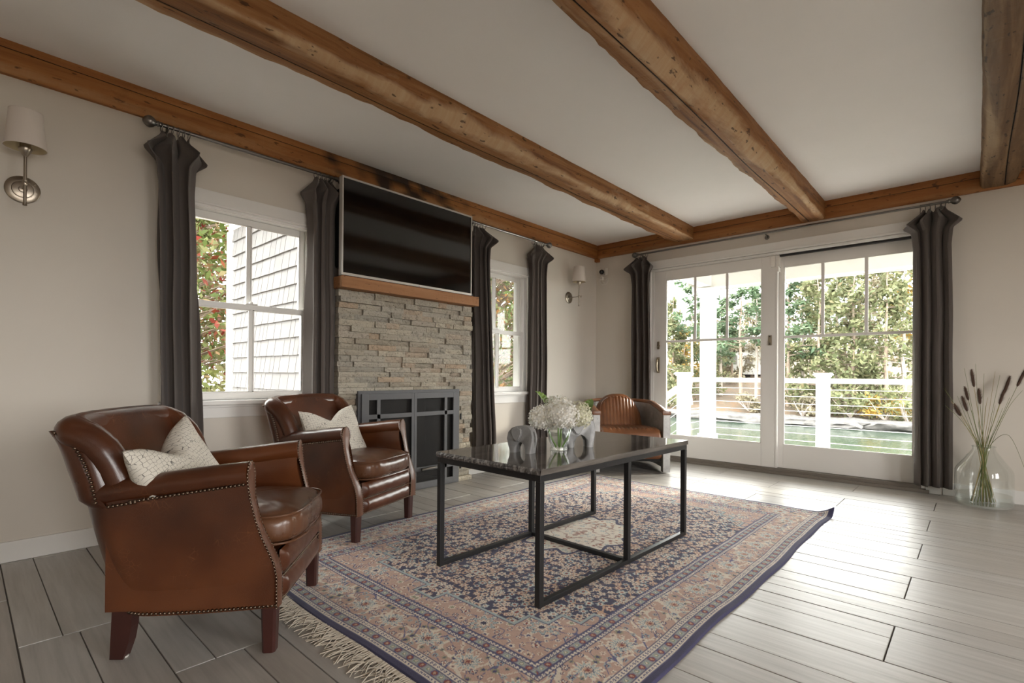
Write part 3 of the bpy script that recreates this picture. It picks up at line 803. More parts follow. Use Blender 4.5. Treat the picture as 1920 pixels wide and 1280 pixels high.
curtain('grey linen curtain between the shingle-view window and the stone chimney', 'A', 1.668, 1.670, .20, .205, 2.225, .075, 2, 3.0)
curtain('grey linen curtain hanging just right of the television and chimney', 'A', 3.130, 3.205, .22, .27, 2.222, .075, 3, 3.4)
curtain('grey linen curtain between the small window and the far sconce', 'A', 3.960, 3.965, .25, .30, 2.222, .075, 4, 3.6)
curtain('grey linen curtain at the left side of the glass doors behind the aviator chair', 'B', 2.735, 2.715, .22, .19, 2.212, .07, 5, 3.2)
curtain('grey linen curtain at the right side of the glass doors beside the floor vase', 'B', .262, .250, .25, .215, 2.212, .065, 6, 3.4, nr=6)
def rod(label, wallname, a0, a1, z, ends, brackets):
    onA = wallname == 'A'; off = .085
    def P3(s, d, zz): return (s, Y-off-d, zz) if onA else (X-off-d, s, zz)
    base = P3((a0+a1)/2, 0, z); root = empty('curtain_rod', base, label=label, cat='curtain rod', group='pewter curtain rods')
    def L(s, d, zz):
        p = P3(s, d, zz); return (p[0]-base[0], p[1]-base[1], p[2]-base[2])
    b = MB(); b.tube([L(a0, 0, z), L(a1, 0, z)], .0095, 12); b.build('pole', M['pewter'], root, True)
    b = MB(); b.tube([L(lerp(a0, a1, .3), 0, z), L(lerp(a0, a1, .62), 0, z)], .0112, 12); b.build('outer_pole', M['pewter'], root, True)
    for e in ends:
        s = -1 if e == a0 else 1
        prof = [(.0, .012), (.012, .012), (.016, .017), (.024, .013), (.030, .016), (.038, .025), (.052, .031), (.066, .029), (.078, .020), (.086, .008), (.088, .001)]
        b = MB(); b.tube([L(e+s*t, 0, z) for t, r in prof], [r for t, r in prof], 16); b.build('finial', M['pewter'], root, True)
    for s in brackets:
        b = MB(); b.tube([L(s, -off+.042, z-.035), L(s, -.03, z-.026), L(s, 0, z-.012)], .006, 8)
        b.lathe([(.022, 0), (.020, .006), (.008, .010)], L(s, -off+.044, z-.035), 14, axis='y' if onA else 'x'); b.build('bracket', M['pewter'], root, True)
rod('pewter curtain rod over the shingle-view window with an oval finial', 'A', .735, 1.745, ZR, [.735, 1.745], [.765, 1.72])
rod('pewter curtain rod over the small window right of the television', 'A', 3.035, 4.085, ZR, [4.085], [3.06, 4.06])
rod('long pewter curtain rod above the glass doors', 'B', .185, 2.765, 2.243, [.185, 2.765], [.215, 1.462, 2.735])

# ================================================================== SCONCES, WALL CAMERA
def sconce(label, x):
    root = empty('wall_sconce', (x, Y, 1.770), label=label, cat='wall lamp', group='pair of wall sconces')
    def P(nm, fn, mat='nickel', par=root, **kw):
        b = MB(); fn(b); return b.build(nm, M[mat], par, True, **kw)
    def plate(b):
        b.lathe([(.064, 0), (.064, -.006), (.058, -.010), (.040, -.011), (.038, -.015), (.034, -.016), (.016, -.017), (.014, -.024), (.001, -.026)], (0, 0, 0), 36, axis='y')
    P('backplate', plate)
    P('arm', lambda b: b.tube([(0, -.01, 0), (0, -.176, 0)], .0042, 10))
    P('stem', lambda b: b.tube([(0, -.14, -.105), (0, -.14, .150)], .0062, 12))
    P('knuckle', lambda b: (b.lathe([(.009, -.012), (.0105, -.008), (.0105, .008), (.009, .012)], (0, -.14, 0), 16), b.lathe([(.0085, -.105), (.0075, -.09)], (0, -.14, 0), 12)))
    P('socket', lambda b: b.lathe([(.007, .120), (.011, .126), (.020, .142), (.024, .150), (.024, .158), (.020, .160), (.020, .195)], (0, -.14, 0), 20))
    P('turn_switch', lambda b: (b.tube([(0, -.14, .0), (.028, -.148, -.006)], .003, 8), b.ball((.030, -.149, -.006), .005, 8, 6)))
    sh = P('shade', lambda b: b.lathe([(.0755, .158), (.0738, .165), (.0583, .325), (.0578, .328)], (0, -.14, 0), 40, cap=False), 'shade_linen')
    P('shade_lining', lambda b: b.lathe([(.0738, .1590), (.0718, .1655), (.0560, .3250)], (0, -.14, 0), 40, cap=False), 'shade_inside', sh)
    P('shade_rim', lambda b: b.tube([(.0753*math.cos(a*math.pi/20), -.14+.0753*math.sin(a*math.pi/20), .160) for a in range(40)], .0022, 6, closed=True), 'shade_linen', sh)
    P('shade_rim', lambda b: b.tube([(.0580*math.cos(a*math.pi/20), -.14+.0580*math.sin(a*math.pi/20), .326) for a in range(40)], .0018, 6, closed=True), 'shade_linen', sh)
    return root
sconce('brushed nickel sconce with cream shade at the left edge of the photo', .195)
sconce('brushed nickel sconce with cream shade on the wall near the room corner', 4.600)
def wall_camera():
    root = empty('security_camera', (X, 3.268, 2.045), label='small black round camera with coiled white cord beside the room corner', cat='camera')
    def P(nm, fn, mat, smooth=True):
        b = MB(); fn(b); return b.build(nm, M[mat], root, smooth)
    P('mount_plate', lambda b: b.box(-.012, 0, -.050, -.016, .045, .125, .004), 'plastic_white')
    P('camera_head', lambda b: (b.lathe([(.001, -.062), (.016, -.060), (.024, -.052), (.029, -.040), (.029, -.028), (.022, -.018), (.008, -.012), (.008, 0)], (0, .012, .080), 20, axis='x')), 'plastic_black')
    coil = []
    for i in range(90):
        a = i/90*2*math.pi*3; r = .050+.010*math.sin(i*.11); coil.append((-.008-.006*(i/90), r*math.cos(a), -.018+r*math.sin(a)))
    P('cord', lambda b: b.tube(coil, .0026, 6), 'plastic_white')
    P('cord_end', lambda b: b.tube(smooth_path([(-.01, .02, .02), (-.016, .008, -.03), (-.016, -.012, -.05), (-.014, -.03, -.02), (-.01, -.04, .02)], 30), .0025, 6), 'plastic_white')
    P('adapter', lambda b: b.box(-.036, 0, .002, .034, -.012, .026, .004), 'plastic_white', False)
    P('plug_blade', lambda b: (b.box(-.038, -.035, .010, .013, .002, .014), b.box(-.038, -.035, .022, .025, .002, .014)), 'pewter', False)
wall_camera()

# ================================================================== LEATHER ARMCHAIRS
def nails(b, pts, spacing=.0128, r=.0056, out=None):
    """row of domed nail heads along a polyline; out(p) -> unit normal"""
    P = [Vector(p) for p in pts]; acc = 0; pos = [P[0]]
    for a, c in zip(P, P[1:]):
        d = (c-a).length
        while acc+d >= spacing:
            t = (spacing-acc)/d; a = a.lerp(c, t); pos.append(a.copy()); d = (c-a).length; acc = 0
        acc += d
    for p in pos:
        n = Vector(out(p)) if callable(out) else Vector(out); n.normalize()
        t = n.orthogonal().normalized(); q = n.cross(t); vs = []; k = 7
        for rr_, hh in ((1.0, -.1), (.78, .5)):
            for j in range(k):
                a = 2*math.pi*j/k; vs.append(p+(t*math.cos(a)+q*math.sin(a))*r*rr_+n*r*hh)
        vs.append(p+n*r*.85)
        fs = [(j, (j+1) % k, k+(j+1) % k, k+j) for j in range(k)]+[(k+j, k+(j+1) % k, 2*k) for j in range(k)]
        b.add(vs, fs)

def armchair(label):
    root = empty('leather_armchair', label=label, cat='armchair', group='pair of brown leather armchairs')
    YF = [(.145, .0), (.25, .0), (.29, -.008), (.33, -.024), (.38, -.046), (.43, -.062), (.50, -.078), (.56, -.086), (.62, -.088)]
    XW = [(.145, .276), (.3, .284), (.45, .290), (.6, .294), (.72, .289)]
    yf = lambda z: interp(YF, z)
    xw = lambda z: interp(XW, z)
    yb = lambda z: -.495-(z-.15)*.305
    YWt = [(.46, -.515), (.52, -.527), (.57, -.537), (.62, -.555), (.66, -.577), (.69, -.602), (.707, -.625), (.718, -.650)]
    yw = lambda z: interp(YWt, z)
    rc_ = lambda z: .105 if z < .50 else max(.016, min(.105, yw(z)-yb(z)-.012))
    def ring_pt(p, z, front):
        """p in 0..1 from right front round the back to left front"""
        s = 1 if p <= .5 else -1; t = p*2 if p <= .5 else (1-p)*2        # t: 0 front .. 1 mid back
        w = xw(z); y1 = yb(z); rc = rc_(z)
        if t < .55: return Vector((s*w, lerp(front(z), y1+rc, t/.55), z))
        if t < .80:
            a = (t-.55)/.25*math.pi/2; return Vector((s*(w-rc+rc*math.cos(a)), y1+rc-rc*math.sin(a), z))
        return Vector((s*lerp(w-rc, 0, (t-.80)/.20), y1, z))
    def znail(p):
        t = (p if p <= .5 else 1-p)*2; return .548-.062*min(1, t/.55)
    def hem(p):
        t = (p if p <= .5 else 1-p)*2; return .148-.010*math.sin(math.pi*min(1, t/.9))
    # outside panels
    def lower(u, v):
        z = lerp(hem(u), znail(u), v); q = ring_pt(u, z, yf); t = (u if u <= .5 else 1-u)*2
        bul = .008*math.sin(math.pi*v)*min(1, t*6); c = Vector((q.x, q.y+.28, 0)); c.z = 0
        if c.length > 0: q += c.normalized()*bul
        return q[:]
    b = MB(); b.grid(lower, 97, 16); b.build('outside_panel', M['leather_brown'], root, True, None, recalc=False)
    def upper(u, v):
        z = lerp(znail(u)-.006, .718, v); q = ring_pt(u, z, yw); t = (u if u <= .5 else 1-u)*2
        bul = .006*math.sin(math.pi*v)*min(1, t*5); c = Vector((q.x, q.y+.28, 0)).normalized(); return (q+c*bul)[:]
    b = MB(); b.grid(upper, 81, 12); b.build('wing_panel', M['leather_brown'], root, True, None, recalc=False)
    # rolled edge: up the wing, over the top of the back
    half = [(.238, -.465, .505), (.243, -.485, .560), (.247, -.505, .610), (.253, -.531, .655), (.258, -.568, .690), (.259, -.602, .709), (.236, -.623, .718), (.15, -.633, .722), (0, -.639, .724)]
    path = smooth_path(half+[(-x, y, z) for x, y, z in half[-2::-1]], 65)
    rad = [.044+.004*math.sin(math.pi*i/64)+.0022*nz(i*.8, 3)*(1 if 6 < i < 58 else 0) for i in range(65)]
    b = MB(); b.tube(path, rad, 16); b.build('back_roll', M['leather_brown'], root, True, 60)
    # inside back
    def inner(u, v):
        q = path[int(round(u*64))]; s = abs(u-.5)*2
        ni = Vector((-q.x*1.25, -.30-q.y, 0)).normalized(); rr_ = rad[int(round(u*64))]+.0025; a0, a1 = math.radians(85), math.radians(lerp(30, 8, min(1, s*1.15)))
        arc = lambda t: q+ni*math.cos(lerp(a0, a1, t))*rr_+Vector((0, 0, math.sin(lerp(a0, a1, t))*rr_))
        if v < .3: return arc(v/.3)[:]
        w = (v-.3)/.7; en = Vector((max(-.232, min(.232, q.x*.86)), -.440+.105*s**2.2, .385))
        p = arc(1).lerp(en, w); p += Vector((0, 1, 0))*(.012*math.sin(math.pi*w)*(1-s))
        return p[:]
    b = MB(); b.grid(inner, 65, 31); b.build('inside_back', M['leather_brown'], root, True, None, recalc=False)
    def cover(u, v):
        q = path[int(round(u*64))]; o = -Vector((-q.x*1.25, -.30-q.y, 0)).normalized(); sg = 1 if q.x >= 0 else -1
        if q.z < .700: N = Vector((sg*xw(q.z), yw(q.z), q.z))
        else:
            t = min(1, max(0, (.25-abs(q.x))/.06)); N = Vector((sg*lerp(.289, abs(q.x)*1.05, t) if abs(q.x) > .15 else q.x*1.1, lerp(yw(.700), -.668, t), lerp(.700, .717, t)))
        e = q+(o*.72+Vector((0, 0, .66)))*rad[int(round(u*64))]*1.0; p = N.lerp(e, v); p += (o+Vector((0, 0, .3)))*.009*math.sin(math.pi*v); return p[:]
    b = MB(); b.grid(cover, 65, 6); b.build('wing_edge', M['leather_brown'], root, True, None, recalc=False)
    trim = MB()
    # arms
    for s in (1, -1):
        # roll on top of the arm
        pa = smooth_path([(s*.254, -.545, .515), (s*.256, -.45, .532), (s*.259, -.30, .551), (s*.262, -.17, .568), (s*.264, -.085, .577)], 24)
        b = MB(); b.tube(pa, [.040+.0012*nz(i*.9, s) for i in range(24)], 18); arm = b.build('arm_roll', M['leather_brown'], root, True, 60)
        # inner face and core of the arm
        def ac(u, v):
            k = [(.285, .16), (.285, .54), (.262, .575), (.238, .56), (.226, .50), (.228, .40), (.232, .30), (.232, .16)]
            i = u*(len(k)-1); j = min(int(i), len(k)-2); f = i-j
            x, z = lerp(k[j][0], k[j+1][0], f), lerp(k[j][1], k[j+1][1], f)
            return (s*x, lerp(-.50, yf(z)-.004, v), z)
        b = MB(); b.grid(ac, 33, 10); b.build('arm_panel', M['leather_brown'], root, True, 60, recalc=False)
        # facing strip down the arm front
        zs = [.147+i*(.585-.147)/28 for i in range(29)]
        wid = lambda z: interp([(.147, .052), (.30, .050), (.42, .038), (.50, .040), (.545, .056), (.575, .060), (.600, .045), (.617, .014)], z)
        cxx = lambda z: interp([(.147, .254), (.30, .261), (.42, .272), (.50, .274), (.56, .267), (.62, .265)], z)
        b = MB()
        zs2 = [.147+i*(.6155-.147)/36 for i in range(37)]
        vs = []
        for z in zs2:
            for k in (-1, -.5, 0, .5, 1):
                vs.append((s*(cxx(z)+k*wid(z)/2), yf(min(z, .60))+.004+.004*(1-k*k), z))
        fs = [(i*5+j, i*5+j+1, (i+1)*5+j+1, (i+1)*5+j) for i in range(36) for j in range(4)]
        b.add(vs, fs); b.build('arm_facing', M['gimp_leather'], root, True, None, recalc=False)
        e1 = [(s*(cxx(z)+wid(z)/2), yf(min(z, .6))+.003, z) for z in zs2]; e2 = [(s*(cxx(z)-wid(z)/2), yf(min(z, .6))+.003, z) for z in zs2]
        nails(trim, e1+e2[::-1], .0112, .0046, out=(0, 1, .05))
        # seams of nails: outside arm line, hem, wing
        ln = []
        for i in range(40):
            p = (.0+.275*i/39) if s == 1 else 1-.275*i/39; q = ring_pt(p, znail(p), yf); ln.append((q.x+s*.003, q.y-.012*(1-i/39), q.z))
        nails(trim, ln, out=(s, 0, .1))
        ln = []
        for i in range(60):
            p = .25*i/59*1.6 if s == 1 else 1-.25*i/59*1.6; q = ring_pt(p, hem(p)+.008, yf); ln.append((q.x+s*.0022, q.y, q.z))
        nails(trim, ln, out=lambda p: Vector((p.x, (p.y+.28)*.25 if p.y < -.4 else 0, 0)))
        nails(trim, [(s*(xw(z)+.004), yw(z), z) for z in [.50+.218*i/30 for i in range(31)]], out=(s, .35, 0))
        # seam of the back panel
        nails(trim, [(s*(xw(z)-rc_(z)*.30), yb(z)+rc_(z)*.30, z) for z in [.155+.55*i/40 for i in range(41)]], .0125, .0026, out=(s, -.8, 0))
    trim.build('nailhead_trim', M['brass_nail'], root, True, None, recalc=False, kind='stuff')
    # front rails
    for z0, z1, nm in ((.232, .316, 'front_rail'), (.150, .231, 'front_rail')):
        def fr(u, v):
            x = lerp(-.229, .229, u); e = min(1, min(u, 1-u)*14)
            return (x, -.006+.022*math.sin(math.pi*v)**.7*e+.006*(1-(2*u-1)**2)+.0012*nz(x*30, v*3), lerp(z0, z1, v))
        b = MB(); b.grid(fr, 60, 12); b.build(nm, M['leather_brown'], root, True, None, recalc=False)
    b = MB()
    nails(b, [(x, .006, .2315) for x in [-.228+.456*i/20 for i in range(21)]], .0112, .0042, (0, 1, 0)); nails(b, [(x, .002, .152) for x in [-.228+.456*i/20 for i in range(21)]], .0112, .0042, (0, 1, 0))
    b.build('rail_nails', M['brass_nail'], root, True, None, recalc=False, kind='stuff')
    b = MB(); b.box(-.225, .225, -.46, -.02, .16, .31); b.build('seat_deck', M['leather_brown'], root)
    # seat cushion
    def cush(u, v):
        a = 2*math.pi*u; ph = math.pi*(v-.5)
        ce, se = math.cos(a), math.sin(a); e = .38
        fx = math.copysign(abs(ce)**e, ce); fy = math.copysign(abs(se)**e, se)
        cp = max(0.0, math.cos(ph))**.42; sz = math.copysign(abs(math.sin(ph))**.62, math.sin(ph))
        x = .228*fx*cp; y = -.205+.238*fy*cp; z = .375+.062*sz
        if fy > .5: y += .014*(1-(x/.23)**2)
        cr = 1-max(abs(x/.228), abs((y+.205)/.238))**2
        if sz > 0: z += .020*cr+.005*nz(x*9, y*9, 2)+.0035*nz(x*24, y*24, 5)
        if fy*cp > .9 and abs(sz) < .9: y += .006*nz(x*34, z*12, 1)
        return (x, y, z)
    b = MB(); b.grid(cush, 112, 40, closed_u=True); cu = b.build('seat_cushion', M['leather_seat'], root, True, None, recalc=False)
    for zz, nm in ((.420, 'piping'), (.330, 'piping')):
        lp = []
        for i in range(80):
            a = 2*math.pi*i/80; ce, se = math.cos(a), math.sin(a)
            x = .224*math.copysign(abs(ce)**.38, ce); fy = math.copysign(abs(se)**.38, se); y = -.205+.234*fy+(.014*(1-(x/.23)**2) if fy > .5 else 0)
            lp.append((x, y, zz+(.006*math.cos(x*6) if zz > .4 else 0)))
        b = MB(); b.tube(lp, .0042, 8, closed=True); b.build(nm, M['leather_seat'], cu, True)
    # legs
    for s in (1, -1):
        b = MB(); t0, t1 = .048, .040
        vs = []
        for z, t in ((.0, t1), (.158, t0)):
            cx_, cy_ = s*(.274-.024), -.026; h = t/2; c = .007
            vs += [(cx_+dx, cy_+dy, z) for dx, dy in ((-h+c, -h), (h-c, -h), (h, -h+c), (h, h-c), (h-c, h), (-h+c, h), (-h, h-c), (-h, -h+c))]
        b.add(vs, [tuple(range(7, -1, -1)), tuple(range(8, 16))]+[(i, (i+1) % 8, 8+(i+1) % 8, 8+i) for i in range(8)])
        b.build('leg', M['leg_mahogany'], root)
        b = MB(); poly = [(-.500, .002), (-.462, .0), (-.446, .05), (-.438, .10), (-.435, .16), (-.494, .16), (-.497, .08)]
        b.prism(poly, s*.222, s*.262, 'yz'); b.build('leg', M['leg_mahogany'], root)
        b = MB(); b.lathe([(.010, -.002), (.012, .004)], (s*.242, -.468, .0), 10); b.build('foot_glide', M['plastic_white'], root)
    return root
def place_chair(o, x, y, facing):
    o.location = (x, y, 0); o.rotation_euler = (0, 0, math.radians(facing-90))
ch1 = armchair('brown leather armchair nearest the camera in the left foreground')
ch2 = copy_tree(ch1); ch2['label'] = 'brown leather armchair standing in front of the fireplace screen'
C1 = (.872, 1.868, -40.6); C2 = (1.674, 2.502, -69.0)
place_chair(ch1, *C1); place_chair(ch2, *C2)

def pillow_mesh(seed):
    b = MB(); n = 46; w, h = .216, .165
    def side(sg):
        def fn(u, v):
            a, c = 2*u-1, 2*v-1
            k = max(0, (1-abs(a)**2.6))**.55*max(0, (1-abs(c)**2.6))**.55
            pin = 1-.09*(1-c*c)*abs(a)**3; pin2 = 1-.09*(1-a*a)*abs(c)**3
            x = a*w*pin; y = c*h*pin2
            dent = math.exp(-((a+.05)/.42)**2)*max(0, c)**1.4
            y -= .070*dent
            t = sg*(.070*k*(1-.35*dent)+.003*nz(a*3, c*3, seed+sg))
            t += .022*abs(a)**2*max(0, c)+.010*nz(a*1.5, c*1.4, seed)
            return (x, y, t)
        return fn
    b.grid(side(1), n, n); b.grid(side(-1), n, n)
    me = b.mesh('pillow', True, None, False)
    bm = bmesh.new(); bm.from_mesh(me); bmesh.ops.remove_doubles(bm, verts=bm.verts, dist=.0006); bmesh.ops.recalc_face_normals(bm, faces=bm.faces); bm.to_mesh(me); bm.free()
    return me
def pillow(label, chair, off, rot, seed):
    o = link('throw_pillow', pillow_mesh(seed), M['pillow']); tag(o, label, 'pillow', 'pair of patterned throw pillows')
    cx_, cy_, fa = chair; base = Matrix.Translation((cx_, cy_, 0)) @ Matrix.Rotation(math.radians(fa-90), 4, 'Z')
    # pillow local: x across, y up, z out of the face -> chair local
    loc = Matrix.Translation(off) @ Matrix.Rotation(rot[2], 4, 'Z') @ Matrix.Rotation(rot[1], 4, 'Y') @ Matrix.Rotation(rot[0], 4, 'X') @ Matrix(((-1, 0, 0, 0), (0, 0, 1, 0), (0, 1, 0, 0), (0, 0, 0, 1)))
    o.matrix_world = base @ loc
    return o
pillow('cream pillow with a crackled line print in the nearest armchair', C1, (.095, -.380, .548), (math.radians(30), math.radians(10), math.radians(4)), 1)
pillow('cream pillow with a crackled line print in the armchair by the fireplace', C2, (.062, -.335, .542), (math.radians(28), math.radians(2), math.radians(-2)), 2)

# ================================================================== COFFEE TABLE
TZ = .541; RZ = .011
def coffee_table():
    x0, x1, y0, y1 = 1.503, 2.772, 1.215, 1.845
    cx_, cy_ = (x0+x1)/2, (y0+y1)/2
    root = empty('coffee_table', (cx_, cy_, RZ), math.radians(-1.0), label='dark marble coffee table on a thin black steel frame', cat='coffee table')
    hx, hy, t = (x1-x0)/2, (y1-y0)/2, .0255; top = TZ-RZ
    def P(nm, fn, mat='black_steel', **kw):
        b = MB(); fn(b); return b.build(nm, M[mat], root, **kw)
    f = top-.024
    for sy in (-1, 1):
        ya, yb_ = sorted((sy*hy, sy*(hy-t)))
        for xc in (-hx+t/2, 0.02, hx-t/2): P('leg', lambda b: b.box(xc-t/2, xc+t/2, ya, yb_, 0, f-t, .002))
        for xa, xb in ((-hx+t, .02-t/2), (.02+t/2, hx-t)): P('foot_rail', lambda b: b.box(xa, xb, ya+.001, yb_-.001, 0, t*.8, .002))
        P('top_rail', lambda b: b.box(-hx, hx, ya, yb_, f-t, f, .002))
    for sx in (-1, 1):
        xa, xb = sorted((sx*hx, sx*(hx-t))); P('end_rail', lambda b: b.box(xa, xb, -hy+t, hy-t, f-t, f, .002))
    P('cross_rail', lambda b: b.box(.02-t/2, .02+t/2, -hy+t, hy-t, 0, t*.8, .002))
    # slab with a broken left edge
    b = MB(); n = 90; e = []
    r_ = random.Random(3)
    for i in range(n+1):
        y = lerp(-hy-.004, hy+.004, i/n); e.append((-hx-.010+.003*nz(y*30, 1), -hx-.001+.006*nz(y*40, 6)+r_.uniform(-.0015, .0015), y))
    xr = hx+.006; vs = []; fs = []
    for xt, xb, y in e: vs += [(xt+.009, y, top), (xb-.002, y, f+.001), (xr, y, top), (xr, y, f+.001)]
    for i in range(n):
        a = i*4; c = a+4
        fs += [(a, a+2, c+2, c), (a+1, c+1, c+3, a+3), (a+2, a+3, c+3, c+2)]
    fs += [(0, 1, 3, 2), (n*4, n*4+2, n*4+3, n*4+1)]
    b.add(vs, fs); tp = b.build('marble_top', M['marble'], root, recalc=True)
    b = MB(); vs = []; m_ = 4
    for i, (xt, xb, y) in enumerate(e):
        for j in range(m_+1):
            q = j/m_; vs.append((lerp(xt+.009, xb-.002, q)-.004*math.sin(math.pi*q)+(.0035*nz(y*70, q*3, 4)+r_.uniform(-.001, .001) if 0 < j < m_ else 0), y, lerp(top, f+.001, q)))
    fs = [(i*(m_+1)+j, i*(m_+1)+j+1, (i+1)*(m_+1)+j+1, (i+1)*(m_+1)+j) for i in range(n) for j in range(m_)]
    b.add(vs, fs); b.build('broken_edge', M['marble_edge'], tp)
coffee_table()

# ================================================================== RUG
def rug():
    x0, x1, y0, y1 = .895, 3.870, .690, 2.625
    Lh, Wh = (x1-x0)/2, (y1-y0)/2; res = .004
    qx, qy = int(round(Lh/res)), int(round(Wh/res))
    u = (np.arange(qx)+.5)/qx*Lh; v = (np.arange(qy)+.5)/qy*Wh
    U, V = np.meshgrid(u, v)                       # quarter, origin = centre
    rng = np.random.RandomState(4)
    ROSE = np.array((.56, .375, .305)); CREAM = np.array((.80, .72, .61)); NAVY = np.array((.030, .030, .085)); BLUE = np.array((.40, .475, .49)); RED = np.array((.27, .06, .05)); PEACH = np.array((.60, .38, .27)); GREY = np.array((.36, .35, .34)); OLIVE = np.array((.30, .30, .20))
    dE = np.minimum(Lh-U, Wh-V); end = (Lh-U) < (Wh-V); S = np.where(end, V, U)
    C = np.empty(U.shape+(3,)); C[:] = ROSE
    # ---- field
    b0 = .320
    uq = np.floor(U/.085)*.085; vq = np.floor(V/.085)*.085
    navy = ((uq/1.02)**2.3+(vq/.74)**2.3) < 1
    pend = (np.abs(V) < .05) & (U < 1.09)
    navy |= pend
    navy &= dE > b0
    C[navy] = NAVY
    def grow(m, k):
        o = m.copy()
        for dx, dy in ((k, 0), (-k, 0), (0, k), (0, -k), (k, k), (-k, -k), (k, -k), (-k, k)): o |= np.roll(np.roll(m, dx, 1), dy, 0)
        return o
    edge = grow(navy, 3) & ~navy & (dE > b0); C[edge] = BLUE
    edge2 = grow(navy, 4) & ~grow(navy, 3) & (dE > b0); C[edge2] = NAVY*1.5
    def fieldnoise(sc, seed):
        r = np.random.RandomState(seed); o = np.zeros_like(U)
        for k in range(7):
            a = r.uniform(0, 6.28); f = sc*r.uniform(.6, 1.5); o += np.cos(U*f*np.cos(a)+V*f*np.sin(a)+r.uniform(0, 6.28))
        return o/7
    vn = fieldnoise(75, 1); vine = np.abs(vn) < .045
    C[vine & navy & (dE > b0)] = PEACH
    vine2 = np.abs(fieldnoise(60, 7)) < .035
    C[vine2 & ~navy & ~edge & (dE > b0)] = NAVY*2.2+.05
    def stamp(cx_, cy_, r, n, cols, rot=0.0, mask=None, squash=1.0):
        i0, i1 = int((cx_-r*1.2)/res), int((cx_+r*1.2)/res)+2; j0, j1 = int((cy_-r*1.2)/res), int((cy_+r*1.2)/res)+2
        i0, j0 = max(0, i0), max(0, j0); i1, j1 = min(qx, i1), min(qy, j1)
        if i1 <= i0 or j1 <= j0: return
        uu = U[j0:j1, i0:i1]-cx_; vv = (V[j0:j1, i0:i1]-cy_)*squash; rr_ = np.hypot(uu, vv); th = np.arctan2(vv, uu)+rot
        sh = r*(.80+.20*np.cos(n*th)); sub = C[j0:j1, i0:i1]
        ok = np.ones_like(rr_, bool) if mask is None else mask[j0:j1, i0:i1]
        for frac, col in cols: sub[(rr_ < sh*frac) & ok] = col
    def scatter(mask, dmin, count, seed):
        r = np.random.RandomState(seed); jj, ii = np.nonzero(mask); out = []
        if len(jj) == 0: return out
        cell = {}
        for k in r.randint(0, len(jj), count):
            p = (U[jj[k], ii[k]], V[jj[k], ii[k]]); key = (int(p[0]/dmin), int(p[1]/dmin)); bad = False
            for a in (-1, 0, 1):
                for c in (-1, 0, 1):
                    for q in cell.get((key[0]+a, key[1]+c), ()):
                        if (q[0]-p[0])**2+(q[1]-p[1])**2 < dmin*dmin: bad = True
            if not bad: cell.setdefault(key, []).append(p); out.append(p)
        return out
    fl = [[(1.0, CREAM), (.70, PEACH), (.36, NAVY)], [(1.0, PEACH), (.66, CREAM), (.36, RED)], [(1.0, BLUE), (.7, CREAM), (.4, RED)], [(1.0, CREAM), (.72, ROSE), (.45, CREAM), (.25, NAVY)]]
    inn = navy & (dE > b0+.012)
    for k, p in enumerate(scatter(inn, .034, 14000, 2)): stamp(p[0], p[1], rng.uniform(.015, .023), rng.choice([5, 6, 8]), fl[rng.randint(4)], rng.uniform(0, 3), navy)
    for k, p in enumerate(scatter(inn, .15, 3000, 22)): stamp(p[0], p[1], rng.uniform(.030, .044), 10, [(1.0, CREAM), (.86, NAVY), (.80, PEACH), (.6, CREAM), (.42, BLUE), (.25, RED)], 0, navy, rng.uniform(.8, 1.25))
    pk = ~navy & ~edge & ~edge2 & (dE > b0+.010)
    for k, p in enumerate(scatter(pk, .034, 12000, 3)): stamp(p[0], p[1], rng.uniform(.010, .019), rng.choice([5, 6]), [[(1.0, CREAM), (.5, NAVY*2)], [(1.0, NAVY*1.6), (.78, CREAM), (.4, RED)], [(1.0, NAVY*2), (.8, BLUE), (.5, CREAM), (.25, RED)], [(1.0, CREAM), (.66, PEACH), (.33, NAVY)], [(1.0, CREAM), (.6, OLIVE)]][rng.randint(5)], rng.uniform(0, 3), pk)
    for cu_, cv in ((.98, .52), (1.10, .35)): stamp(cu_, cv, .060, 8, [(1.0, CREAM), (.9, NAVY*1.5), (.84, BLUE), (.6, ROSE), (.45, CREAM), (.25, NAVY)], 0, pk)
    # ---- centre medallion
    rr_ = np.hypot(U/.36, V/.27); th = np.arctan2(V/.27, U/.36); med = rr_ < .92+.08*np.cos(12*th)
    ring = (rr_ < 1.0+.08*np.cos(12*th)) & ~med; C[ring] = NAVY*1.2; C[med] = CREAM
    for k, p in enumerate(scatter(med, .034, 2500, 5)): stamp(p[0], p[1], rng.uniform(.011, .017), 6, [[(1.0, PEACH), (.55, RED)], [(1.0, ROSE), (.6, CREAM), (.3, NAVY)], [(1.0, BLUE), (.5, CREAM)]][rng.randint(3)], 0, med)
    C[(np.abs(fieldnoise(50, 12)) < .05) & med] = ROSE*.8
    # ---- main border
    mb = (dE > .106) & (dE < .252); C[mb] = ROSE
    C[(np.abs(fieldnoise(55, 21)) < .075) & mb] = CREAM*.95
    C[(np.abs(fieldnoise(48, 25)) < .022) & mb] = NAVY*2.5+.05
    for k, p in enumerate(scatter(mb & (dE > .114) & (dE < .244), .030, 12000, 6)): stamp(p[0], p[1], rng.uniform(.009, .017), rng.choice([5, 6, 7]), [[(1.0, NAVY*1.6), (.68, CREAM), (.34, RED)], [(1.0, CREAM), (.55, ROSE), (.3, NAVY)], [(1.0, BLUE), (.6, NAVY*2), (.34, PEACH)], [(1.0, OLIVE), (.55, NAVY*2)]][rng.randint(4)], 0, mb)
    for a in np.arange(.09, Lh-.2, .20): stamp(a, Wh-.179, .052, 14, [(1.0, CREAM), (.80, BLUE), (.55, CREAM), (.42, NAVY*1.5), (.34, PEACH), (.18, RED)], 0, mb)
